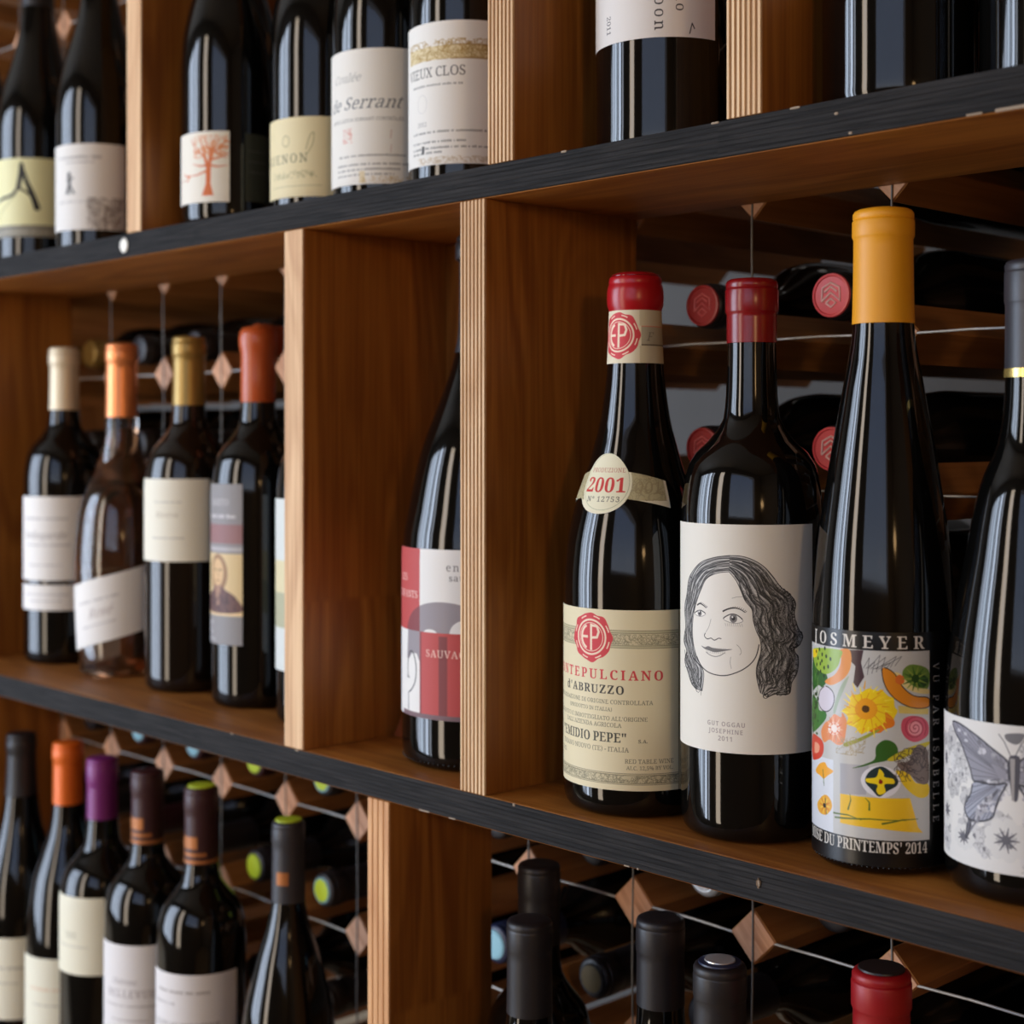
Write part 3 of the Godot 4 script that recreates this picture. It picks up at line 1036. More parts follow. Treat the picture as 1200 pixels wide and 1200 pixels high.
func canvas(w: float, h: float, k: float, bg: Color) -> Canvas:
	return Canvas.new(self, w, h, k, bg)

func emblem(c: Canvas, x: float, y: float, r: float, red: Color, pale: Color):
	var p := []
	for i in 96:
		var a := TAU * i / 96
		var q := r * (0.95 + 0.030 * cos(a * 8.0 + 0.4) + 0.018 * sin(a * 5.0) + 0.012 * cos(a * 13.0))
		p.append(Vector2(x + q * cos(a), y + q * sin(a)))
	c.poly(p, red)
	for i in 8:
		var a := TAU * i / 8.0 + 0.35
		var arc := []
		for j in 6:
			var t := a + (j - 2.5) * 0.07
			arc.append(Vector2(x + r * 0.84 * cos(t), y + r * 0.84 * sin(t)))
		c.line(arc, r * 0.05, pale)
	c.ring(x, y, r * 0.68, r * 0.68, r * 0.075, pale)
	c.ring(x, y, r * 0.56, r * 0.56, r * 0.03, pale)
	var t := r * 0.10                                   # the two letters share a middle stem
	c.line([Vector2(x + r * 0.02, y - r * 0.52), Vector2(x + r * 0.02, y + r * 0.52)], t, pale)
	c.line([Vector2(x + r * 0.02, y - r * 0.46), Vector2(x + r * 0.30, y - r * 0.44), Vector2(x + r * 0.38, y - r * 0.22), Vector2(x + r * 0.30, y + r * 0.0), Vector2(x + r * 0.02, y + r * 0.03)], t, pale)
	var e := []
	for j in 9:
		var a := lerpf(0.62, 1.38, j / 8.0) * PI
		e.append(Vector2(x - r * 0.06 + r * 0.40 * cos(a), y + r * 0.47 * sin(a)))
	c.line(e, t, pale)
	c.line([Vector2(x - r * 0.45, y), Vector2(x - r * 0.14, y)], t, pale)

func art_seal_label() -> ImageTexture:
	var bg := Color(0.89, 0.845, 0.70)
	var ink := Color(0.40, 0.39, 0.31)
	var dark := Color(0.20, 0.19, 0.17)
	var red := Color(0.80, 0.21, 0.24)
	var c := canvas(134.3, 101.0, 6.0, bg)
	var engraved := Color(0.76, 0.73, 0.59)
	c.rect(0, 11.4, 134.3, 21.2, engraved)
	c.rect(0, 13.2, 134.3, 19.6, Color(0.82, 0.78, 0.64))
	c.scribble(1, 13.6, 133, 19.2, 420, 0.22, Color(0.55, 0.53, 0.42), 2.6)
	for y in [11.4, 12.9, 19.8, 21.2]:
		c.rect(0, y - 0.14, 134.3, y + 0.14, Color(0.45, 0.43, 0.34))
	emblem(c, 50.5, 16.0, 14.3, red, Color(0.95, 0.86, 0.76))
	c.text("MONTEPULCIANO", 50.6, 39.2, 7.6, red, 0.5, {"b": 700, "sp": 1.35, "sx": 0.98})
	c.text("d'ABRUZZO", 49.5, 47.2, 6.6, dark, 0.5, {"b": 700, "sp": 0.5})
	c.text("DENOMINAZIONE DI ORIGINE CONTROLLATA", 50.5, 52.8, 3.2, ink, 0.5, {"sp": 0.05})
	c.text("(PRODOTTO IN ITALIA)", 48.0, 56.9, 2.9, ink, 0.5)
	c.text("PRODOTTO E IMBOTTIGLIATO ALL'ORIGINE", 50.0, 62.1, 3.2, ink, 0.5)
	c.text("DALL'AZIENDA AGRICOLA", 48.5, 65.8, 3.3, ink, 0.5)
	c.text("\"EMIDIO PEPE\"", 46.5, 74.2, 7.4, Color(0.24, 0.24, 0.20), 0.5, {"sx": 0.90, "b": 700})
	c.text("S.A.", 81.5, 74.2, 2.8, ink, 0.5, {"b": 700})
	c.text("TORANO NUOVO (TE) - ITALIA", 47.5, 79.4, 3.6, ink, 0.5)
	c.text("75 CL", 22.0, 84.2, 3.4, ink, 0.5, {"b": 700})
	c.text("RED TABLE WINE", 99.5, 85.6, 3.3, ink, 1.0)
	c.text("ALC. 12,5% BY VOL.", 99.5, 89.2, 2.9, ink, 1.0)
	c.rect(0, 91.6, 134.3, 97.3, Color(0.81, 0.77, 0.63))
	c.scribble(1, 92.2, 133, 96.7, 420, 0.22, Color(0.52, 0.50, 0.40), 2.4)
	for y in [91.4, 92.3, 96.6, 97.5]:
		c.rect(0, y - 0.13, 134.3, y + 0.13, Color(0.42, 0.40, 0.32))
	c.rect(103.0, 0, 134.3, 101.0, Color(0.72, 0.67, 0.53))
	c.scribble(104.0, 2, 133, 99, 700, 0.3, Color(0.56, 0.53, 0.42), 3.0)
	c.rect(102.7, 0, 103.1, 101, Color(0.50, 0.47, 0.38))
	return c.tex()

func art_neck_band() -> ImageTexture:
	var c := canvas(70.0, 31.0, 6.0, Color(0.87, 0.83, 0.70))
	c.rect(0, 9.3, 70, 20.8, Color(0.70, 0.67, 0.56))
	c.rect(0, 9.3, 70, 9.9, Color(0.84, 0.55, 0.45))
	c.rect(0, 20.0, 70, 20.8, Color(0.42, 0.39, 0.32))
	c.text("F", 52.0, 18.0, 7.0, Color(0.52, 0.49, 0.40), 0.5, {"sh": 0.3})
	c.rect(17.0, 0, 47.0, 31, Color(0.89, 0.85, 0.73))
	c.rect(46.0, 0, 70, 9.3, Color(0.80, 0.76, 0.62))
	c.rect(46.0, 20.8, 70, 31, Color(0.80, 0.76, 0.62))
	emblem(c, 33.0, 14.6, 14.0, Color(0.80, 0.21, 0.24), Color(0.95, 0.86, 0.76))
	return c.tex()

func art_vintage() -> ImageTexture:
	var c := canvas(72.0, 36.0, 7.0, Color(0.90, 0.87, 0.76))
	c.rect(0, 9, 72, 28, Color(0.72, 0.68, 0.52))
	c.scribble(1, 9, 71, 28, 500, 0.22, Color(0.60, 0.56, 0.42), 2.5)
	c.rect(70.6, 0, 72, 36, Color(0.90, 0.87, 0.76))
	c.text("2001", 58.5, 24, 9.0, Color(0.62, 0.57, 0.42), 0.5, {"sh": 0.2})
	c.ellipse(37.5, 17.5, 15.6, 17.4, Color(0.90, 0.88, 0.76))
	c.ring(37.5, 17.5, 14.2, 16.0, 0.25, Color(0.62, 0.64, 0.50))
	c.text("PRODUZIONE", 37.5, 12.2, 3.4, Color(0.70, 0.40, 0.32), 0.5, {"sp": 0.15})
	c.text("2001", 37.5, 23.4, 11.5, Color(0.78, 0.19, 0.17), 0.5, {"b": 700})
	c.text("N° 12753", 37.5, 28.8, 4.0, Color(0.18, 0.18, 0.17), 0.5, {"sp": 0.35})
	return c.tex()

# ink drawing of a woman with wavy hair, built up from strokes between guide lines
func hair(c: Canvas, a: Array, b: Array, locks: int, wave: float, width: float):
	var p := smooth(a, 8)
	var q := smooth(b, 8)
	var along := func(line: Array, s: float) -> Vector2:
		var f := s * (line.size() - 1)
		var i := mini(int(f), line.size() - 2)
		return line[i].lerp(line[i + 1], f - i)
	# wavy locks: each a bundle of near-parallel strokes, dark at its sides, pale in the middle
	for i in locks:
		var t: float = (i + rng.randf()) / locks
		var s0: float = rng.randf_range(-0.1, 0.72)
		var s1: float = s0 + rng.randf_range(0.22, 0.5)
		var ph: float = rng.randf() * TAU
		var freq: float = rng.randf_range(20.0, 32.0)
		for j in 9:
			var across := (j - 4) * 0.016
			var v: float = [0.14, 0.30, 0.50, 0.74, 0.84, 0.78, 0.56, 0.32, 0.14][j] + rng.randf_range(-0.05, 0.05)
			var pts := []
			for k in 18:
				var s := clampf(lerpf(s0, s1, k / 17.0), 0.0, 1.0)
				var u := clampf(t + across * (0.5 + 1.2 * sin(PI * k / 17.0)) + wave * sin(s * freq + ph) * (0.15 + s), 0.0, 1.0)
				pts.append(along.call(p, s).lerp(along.call(q, s), u))
			c.line(pts, width * (1.2 if v < 0.25 else 0.8), Color(v, v * 0.99, v * 0.97), width * 0.4)
	# curls that break the outer edge
	for i in int(locks * 0.5):
		var s: float = rng.randf_range(0.25, 1.0)
		var o: Vector2 = along.call(q, s)
		var inward: Vector2 = (along.call(p, s) - o).normalized()
		var pts := []
		var r: float = rng.randf_range(0.8, 1.7)
		var ph: float = rng.randf() * TAU
		for k in 10:
			pts.append(o + inward * r * 0.9 + Vector2(cos(ph + k * 0.45), sin(ph + k * 0.45)) * r * (1.0 - k * 0.03))
		c.line(pts, width * 1.3, Color(0.14, 0.14, 0.13), width * 0.6)

func art_portrait() -> ImageTexture:
	var bg := Color(0.895, 0.88, 0.835)
	var c := canvas(97.4, 120.0, 8.0, bg)
	var ink := Color(0.15, 0.145, 0.14)
	var ri := tenths(HAIR_R_IN)
	var ro := tenths(HAIR_R_OUT)
	var li := tenths(HAIR_L_IN)
	var lo := tenths(HAIR_L_OUT)
	for g in [[ri, ro], [li, lo]]:
		var ring_ := smooth(g[0], 5)
		var back := smooth(g[1], 5)
		back.reverse()
		ring_.append_array(back)
		c.poly(ring_, Color(0.55, 0.54, 0.53))
	hair(c, ri, ro, 120, 0.085, 0.30)
	hair(c, li, lo, 55, 0.10, 0.27)
	var face := smooth(tenths(FACE), 5, true)
	c.poly(face, Color(0.905, 0.89, 0.85))
	for g in [ro, lo]:
		c.line(smooth(g, 6), 0.42, ink)
	for g in [ri, li]:
		c.line(smooth(g, 6), 0.34, ink)
	for i in 26:                                       # loose ends at the bottom of the hair
		var e: Vector2 = lo[10].lerp(li[10], rng.randf()) if i < 12 else ro[15].lerp(ri[10], rng.randf())
		var d: float = rng.randf_range(-1.6, 1.6)
		c.line(smooth([e + Vector2(-d * 0.6, -6), e + Vector2(d * 0.8, -2.5), e + Vector2(-d * 0.5, 0.6), e + Vector2(d, rng.randf_range(1.0, 3.4))], 5), 0.42, Color(0.16, 0.16, 0.15), 0.15)
	c.line(smooth(tenths(JAW), 6), 0.5, ink)
	var soft := Color(0.50, 0.49, 0.47)
	for b in [BROW_L, BROW_R]:
		var p := smooth(tenths(b), 6)
		c.line(p, 0.85, ink, 0.35)
		for j in range(0, p.size(), 2):
			c.line([p[j], p[j] + Vector2(0.9, -0.8)], 0.2, ink)
	for e in [EYE_L, EYE_R]:
		var p := smooth(tenths(e), 6, true)
		c.poly(p, Color(0.93, 0.92, 0.89))
		c.line(p, 0.26, soft)
		c.line(p.slice(0, int(p.size() * 0.55)), 0.50, ink)
	var iris := tenths(IRIS)
	for j in 2:
		var r := 1.5 if j == 0 else 2.0
		c.ellipse(iris[j].x, iris[j].y, r, r * 1.15, Color(0.48, 0.47, 0.46))
		c.ellipse(iris[j].x, iris[j].y, r * 0.5, r * 0.55, ink)
		c.ellipse(iris[j].x - 0.5, iris[j].y - 0.7, 0.45, 0.5, Color(0.95, 0.94, 0.92))
	for j in 9:
		c.line([iris[1] + Vector2(-4.5 + j * 1.1, 2.6), iris[1] + Vector2(-4.0 + j * 1.1, 4.2)], 0.14, soft)
	var nose := smooth(tenths(NOSE), 6)
	c.line(nose.slice(0, 12), 0.22, soft)
	c.line(nose.slice(12), 0.42, ink)
	c.poly(smooth(tenths(LIP_T), 5, true), Color(0.42, 0.41, 0.40))
	c.line(smooth(tenths(LIP_B), 6), 0.4, soft)
	for j in 14:
		var q: Vector2 = tenths(LIP_B)[0].lerp(tenths(LIP_B)[4], j / 13.0)
		c.line([q + Vector2(0, -2.4), q + Vector2(0.4, 0.6)], 0.13, soft)
	for l in [CHEEK, CHIN, WRINK]:
		c.line(smooth(tenths(l), 5), 0.2, soft)
	var faint := Color(0.66, 0.62, 0.60)
	c.text("GUT OGGAU", 46.5, 106.2, 3.3, faint, 0.5, {"f": SANS, "b": 700, "sp": 0.3})
	c.text("JOSEPHINE", 46.5, 110.0, 3.3, faint, 0.5, {"f": SANS, "b": 700, "sp": 0.25})
	c.text("2011", 46.5, 113.9, 3.5, faint, 0.5, {"f": SANS, "b": 700, "sp": 0.25})
	return c.tex()

func art_flowers() -> ImageTexture:
	var ox := 10.5
	var oy := 9.0
	var c := canvas(96.0, 114.0, 7.0, Color(0.035, 0.033, 0.035))
	var place := func(a: Array, soft: bool) -> Array:
		var out := []
		for p in (smooth(tenths(a), 4, true) if soft else tenths(a)):
			out.append(Vector2(clampf(p.x, 0.0, 74.5), clampf(p.y, 0.0, 92.0)) + Vector2(ox, oy))
		return out
	c.rect(ox, oy, ox + 74.5, oy + 92.0, Color(0.76, 0.76, 0.745))
	c.rect(ox, oy + 56, ox + 24, oy + 92.0, Color(0.84, 0.86, 0.89))
	for f in [
		["s", F_PURPLE, Color(0.26, 0.17, 0.20)], ["p", F_GREEN1, Color(0.17, 0.38, 0.14)], ["p", F_GREEN2, Color(0.22, 0.46, 0.18)], ["p", F_PAPAYA, Color(0.88, 0.56, 0.24)],
		["p", F_KIWI, Color(0.58, 0.70, 0.22)], ["s", F_YEL, Color(0.93, 0.80, 0.12)], ["p", F_LEAF1, Color(0.62, 0.68, 0.58)], ["o", F_EGG, Color(0.83, 0.80, 0.84)],
		["s", F_BAR, Color(0.84, 0.75, 0.40)], ["s", F_GREY, Color(0.66, 0.66, 0.68)], ["p", F_FRUIT, Color(0.40, 0.52, 0.20)], ["p", F_FRUIT_D, Color(0.15, 0.28, 0.10)],
		["p", F_MELON_IN, Color(0.90, 0.82, 0.55)], ["o", F_MELON, Color(0.86, 0.53, 0.10)], ["p", F_BALL, Color(0.85, 0.42, 0.16)], ["p", F_YP, Color(0.90, 0.76, 0.12)],
		["p", F_FLOWER, Color(0.94, 0.80, 0.08)], ["p", F_FL_RIM, Color(0.88, 0.48, 0.10)], ["p", F_FL_MID, Color(0.92, 0.62, 0.10)], ["p", F_FL_EYE, Color(0.34, 0.22, 0.06)],
		["p", F_ROSE, Color(0.80, 0.32, 0.40)], ["p", F_ROSE2, Color(0.90, 0.58, 0.60)], ["p", F_OFL, Color(0.90, 0.56, 0.34)], ["p", F_OFL_W, Color(0.95, 0.88, 0.84)],
		["p", F_RED, Color(0.82, 0.28, 0.20)], ["p", F_RED2, Color(0.92, 0.62, 0.50)], ["p", F_STEM, Color(0.60, 0.62, 0.20)], ["p", F_LEAF2, Color(0.20, 0.38, 0.12)],
		["p", F_STEM2, Color(0.78, 0.72, 0.16)], ["p", F_BROWN, Color(0.46, 0.40, 0.38)], ["p", F_PW, Color(0.88, 0.88, 0.90)], ["p", F_PD, Color(0.13, 0.20, 0.20)],
		["p", F_PY, Color(0.94, 0.82, 0.10)], ["p", F_PR, Color(0.55, 0.10, 0.08)], ["s", F_BLOCK, Color(0.93, 0.75, 0.14)], ["p", F_SM1, Color(0.94, 0.66, 0.18)],
		["p", F_SM2, Color(0.90, 0.66, 0.20)], ["p", F_SM2D, Color(0.20, 0.12, 0.10)],
	]:
		var p: Array = place.call(f[1], f[0] != "s")
		c.poly(p, f[2])
		if f[0] == "o":
			c.line(p, 0.45, Color(0.16, 0.14, 0.12))
	var o := Vector2(ox, oy)
	for i in 16:                                        # seeds of the cut fruit
		var a := i * 2.4
		var q := o + Vector2(15.0 + 2.0 * sqrt(i) * cos(a), 8.0 + 2.3 * sqrt(i) * sin(a))
		c.ellipse(q.x, q.y, 0.7, 1.0, Color(0.10, 0.18, 0.06))
	for i in 60:                                        # leaf veins and dots in the greenery
		var gq := o + Vector2(rng.randf_range(0.5, 11), rng.randf_range(8, 46))
		if i % 2:
			c.ellipse(gq.x, gq.y, rng.randf_range(0.5, 1.3), rng.randf_range(0.6, 1.6), Color(0.10, 0.24, 0.09))
		else:
			c.line([gq, gq + Vector2(rng.randf_range(-2, 3), rng.randf_range(1.5, 4))], 0.5, Color(0.45, 0.62, 0.30), 0.2)
	var fc := middle(F_FL_MID) + o
	var oc := middle(F_OFL) + o
	var sc := middle(F_SM2) + o
	var lc := middle(F_FRUIT) + o
	var rc := middle(F_ROSE) + o
	var rose := []                                      # curled petals of the rose
	for i in 40:
		rose.append(rc + Vector2(0.16 * i * cos(i * 0.5), 0.16 * i * sin(i * 0.5)))
	c.line(rose, 0.4, Color(0.62, 0.18, 0.26))
	for i in 12:                                        # petal lines of the big flower
		var a := TAU * i / 12.0
		c.line([fc + Vector2(4.5 * cos(a), 5.0 * sin(a)), fc + Vector2(10.5 * cos(a + 0.2), 10.5 * sin(a + 0.2))], 0.5, Color(0.88, 0.58, 0.08), 0.15)
	for i in 26:                                        # ruffled petal edges
		var a := TAU * i / 26.0
		var rr := 12.6 + 1.6 * sin(i * 2.7)
		c.line([fc + Vector2(rr * 0.7 * cos(a), rr * 0.72 * sin(a)), fc + Vector2(rr * cos(a + 0.08), rr * sin(a + 0.08))], 0.8, [Color(0.98, 0.90, 0.25), Color(0.90, 0.62, 0.08), Color(0.97, 0.84, 0.14)][i % 3], 0.3)
	for i in 14:                                        # leaf blades at the right and petals of the small flowers
		var a := TAU * i / 14.0
		c.line([lc + Vector2(2.0 * cos(a), 2.0 * sin(a)), lc + Vector2(7.0 * cos(a), 6.0 * sin(a))], 1.2, [Color(0.24, 0.40, 0.13), Color(0.52, 0.60, 0.24)][i % 2], 0.3)
		c.line([oc + Vector2(2.0 * cos(a), 2.0 * sin(a)), oc + Vector2(5.4 * cos(a), 6.6 * sin(a))], 1.0, [Color(0.95, 0.74, 0.60), Color(0.86, 0.44, 0.22)][i % 2], 0.3)
		c.line([sc + Vector2(1.2 * cos(a), 1.2 * sin(a)), sc + Vector2(4.6 * cos(a), 4.8 * sin(a))], 1.3, [Color(0.94, 0.78, 0.30), Color(0.86, 0.52, 0.14)][i % 2], 0.3)
	for i in 7:                                         # ink sprig
		c.line([o + Vector2(41 + i * 1.2, 9), o + Vector2(44 + 2.6 * i, 3.5 + 2.0 * sin(i * 2.0)), o + Vector2(43 + 2.2 * i, 12 - i * 0.8)], 0.22, Color(0.25, 0.25, 0.27))
	c.scribble(ox + 56, oy + 47, ox + 74, oy + 63, 70, 0.3, Color(0.26, 0.22, 0.22), 3.5)
	c.scribble(ox + 26, oy + 43, ox + 42, oy + 52, 40, 0.25, Color(0.66, 0.60, 0.48), 3.0)
	for s in [[33, 79, 34, 71], [44, 78, 42, 72], [25, 84, 62, 82], [24, 82, 40, 83], [50, 84, 68, 81.5]]:
		c.line([o + Vector2(s[0], s[1]), o + Vector2((s[0] + s[2]) / 2.0 + 1, (s[1] + s[3]) / 2.0 - 1), o + Vector2(s[2], s[3])], 0.9, Color(0.34, 0.42, 0.16), 0.3)
	for s in [[16, 62, 17, 70], [18, 76, 19, 84]]:
		c.line([o + Vector2(s[0], s[1]), o + Vector2(s[2], s[3])], 0.5, Color(0.30, 0.40, 0.22))
	var pale := Color(0.86, 0.84, 0.80)
	c.text("JOSMEYER", ox + 39.0, oy - 1.0, 8.6, pale, 0.5, {"b": 700, "sp": 2.6})
	c.text("MISE DU PRINTEMPS' 2014", ox + 37.5, oy + 98.2, 7.6, pale, 0.5, {"sx": 0.70, "b": 700})
	c.text("VU PAR ISABELLE", ox + 76.8, oy + 45, 5.6, Color(0.66, 0.65, 0.63), 0.5, {"rot": 90, "sp": 2.1})
	c.text("LE PINOT BLANC", ox - 2.6, oy + 47, 5.4, pale, 0.5, {"rot": -90, "sp": 1.9, "b": 700})
	return c.tex()

func middle(a: Array) -> Vector2:
	var m := Vector2.ZERO
	for p in tenths(a): m += p
	return m / (a.size() / 2.0)

func art_butterfly() -> ImageTexture:
	var w := 119.4
	var c := canvas(w, 68.0, 6.0, Color(0.87, 0.865, 0.85))
	for i in 90:                                        # pale engraved blossoms on the ground
		var x: float = rng.randf_range(2, w - 2)
		var y: float = rng.randf_range(6, 64)
		var r: float = rng.randf_range(1.6, 4.2)
		var v: float = rng.randf_range(0.64, 0.78)
		for j in 5:
			c.ellipse(x + r * cos(TAU * j / 5 + i), y + r * sin(TAU * j / 5 + i), r * 0.75, r * 0.75, Color(v + 0.08, v + 0.08, v + 0.08))
		c.scribble(x - r * 1.5, y - r * 1.5, x + r * 1.5, y + r * 1.5, 14, 0.22, Color(v - 0.2, v - 0.2, v - 0.19), 2.4)
		c.ellipse(x, y, r * 0.3, r * 0.4, Color(0.45, 0.45, 0.47))
	for q in [[12.5, 22, 2.0, 3.0], [14.5, 46.5, 3.0, 3.6], [88, 44, 3.4, 3.4], [56.5, 52.5, 4.4, 4.6], [31.5, 55.5, 3.0, 2.8]]:
		for j in 9:
			var a: float = TAU * j / 9.0
			c.ellipse(q[0] + q[2] * 1.9 * cos(a), q[1] + q[3] * 1.5 * sin(a), q[2] * 0.8, q[3] * 0.7, Color(0.84, 0.84, 0.83))
			c.line([Vector2(q[0], q[1]), Vector2(q[0] + q[2] * 1.5 * cos(a), q[1] + q[3] * 1.3 * sin(a))], 1.8, Color(0.38, 0.38, 0.41), 0.3)
	var mid := 59.7
	for side in [0, 1]:
		for f in [[W_UP, Color(0.56, 0.56, 0.60)], [W_LO, Color(0.62, 0.64, 0.70)], [W_TAIL, Color(0.40, 0.40, 0.44)]]:
			var p := []
			for q in smooth(tenths(f[0]), 4, true):
				p.append(q if side == 0 else Vector2(2.0 * mid - q.x, q.y))
			c.poly(p, f[1])
			var root := Vector2(mid + (-2.0 if side == 0 else 2.0), 24.0)
			for j in range(0, p.size(), 2):
				var e: Vector2 = p[j]
				c.line([root.lerp(e, 0.25), root.lerp(e, 0.97)], 0.20, Color(0.34, 0.34, 0.38), 0.35)
			for j in 34:
				var e: Vector2 = root.lerp(p[j % p.size()], rng.randf_range(0.4, 0.85))
				var v: float = rng.randf_range(0.40, 0.82)
				c.ellipse(e.x, e.y, rng.randf_range(0.5, 1.6), rng.randf_range(0.5, 1.4), Color(v, v, v + 0.03))
			c.line(p, 0.8, Color(0.22, 0.22, 0.25))
	c.poly(smooth(tenths(W_BODY), 4, true), Color(0.30, 0.30, 0.33))
	c.line([Vector2(mid - 0.2, 15), Vector2(mid, 34)], 2.4, Color(0.62, 0.61, 0.60), 1.2)
	c.poly(smooth(tenths(W_DARK), 4, true), Color(0.45, 0.45, 0.46))
	for s in [-1, 1]:
		c.line([Vector2(mid + s * 1.0, 14), Vector2(mid + s * 4.0, 8), Vector2(mid + s * 7.0, 4.5)], 0.4, Color(0.3, 0.3, 0.33))
	return c.tex()

func art_elephant() -> ImageTexture:
	var w := 131.7
	var red := Color(0.73, 0.28, 0.27)
	var c := canvas(w, 109.0, 5.0, Color(0.90, 0.895, 0.88))
	var x := 66.0
	var y := 53.4
	c.rect(0, 0, x, y, red)
	c.rect(x, y, w, 109, red)
	var grey := Color(0.58, 0.55, 0.57)
	var deep := Color(0.50, 0.22, 0.23)
	# the animal's back: an arch that crosses all four fields and takes a darker tone over red
	var arch := []
	for i in 41:
		var a := PI + PI * i / 40.0
		arch.append(Vector2(84 + 33.0 * cos(a), 55.0 + 21.5 * sin(a)))
	var whole := arch.duplicate()
	whole.append_array([Vector2(117, y), Vector2(51, y)])
	c.poly(whole, grey)
	var left := [Vector2(51, y)]
	for q in arch:
		if q.x <= x: left.append(q)
	left.append_array([Vector2(x, 36.5), Vector2(x, y)])
	c.poly(left, Color(0.52, 0.23, 0.24))
	c.ellipse(100, 53.5, 11.0, 9.0, Color(0.90, 0.895, 0.88))
	c.ellipse(75, 53.5, 5.0, 2.2, Color(0.90, 0.895, 0.88))
	c.rect(x, y, w, 72, red)
	c.rect(0, y, x, 109, Color(0.90, 0.895, 0.88))
	c.poly([Vector2(52.5, y), Vector2(x, y), Vector2(x, 73), Vector2(63, 68), Vector2(58, 68), Vector2(54, 72), Vector2(51, 72)], grey)
	var trunk := smooth([Vector2(52.5, 84), Vector2(52.0, 76), Vector2(54, 69), Vector2(57.5, 67), Vector2(61, 71), Vector2(62.5, 79), Vector2(61, 87), Vector2(57, 92), Vector2(53.5, 94)], 5)
	c.line(trunk, 0.9, Color(0.22, 0.22, 0.24))
	c.line([Vector2(53, 94), Vector2(53, 107)], 1.2, Color(0.50, 0.50, 0.53))
	c.line([Vector2(51, 84), Vector2(54.5, 84.5)], 0.7, Color(0.22, 0.22, 0.24))
	c.rect(81.5, y + 2, 87.5, 107, deep)
	c.rect(x + 0.2, y, x + 1.6, 107, deep)
	c.rect(44, 106, w, 109, Color(0.46, 0.36, 0.38))
	c.text("LES", x - 20, 21.5, 6.2, Color(0.92, 0.82, 0.78), 0.5)
	c.text("ENFANTS", x - 2.0, 32.2, 6.2, Color(0.92, 0.82, 0.78), 1.0)
	c.text("enfants", 86.5, 13.6, 6.6, Color(0.35, 0.34, 0.34), 0.0, {"sp": 1.0})
	c.text("sauvages", 88.5, 20.0, 5.8, Color(0.35, 0.34, 0.34), 0.0, {"sp": 0.4})
	c.text("SAUVAGES", 71.5, 69.0, 6.4, Color(0.95, 0.84, 0.78), 0.0, {"sp": 0.4})
	return c.tex()

# quiet labels with a title and rows of small print
func art_plain(w: float, h: float, bg: Color, ink: Color, rows: Array, k := 4.0) -> ImageTexture:
	var c := canvas(w, h, k, bg)
	for r in rows:
		if r is Array and r.size() >= 4 and r[0] is String:
			c.text(r[0], r[1], r[2], r[3], r[4] if r.size() > 4 else ink, 0.5, r[5] if r.size() > 5 else {})
		elif r[0] == 0:
			c.words(r[1], r[2], r[3], r[4], r[5] if r.size() > 5 else ink.lerp(bg, 0.45))
		elif r[0] == 1:
			c.rect(r[1], r[2], r[3], r[4], r[5])
	return c.tex()

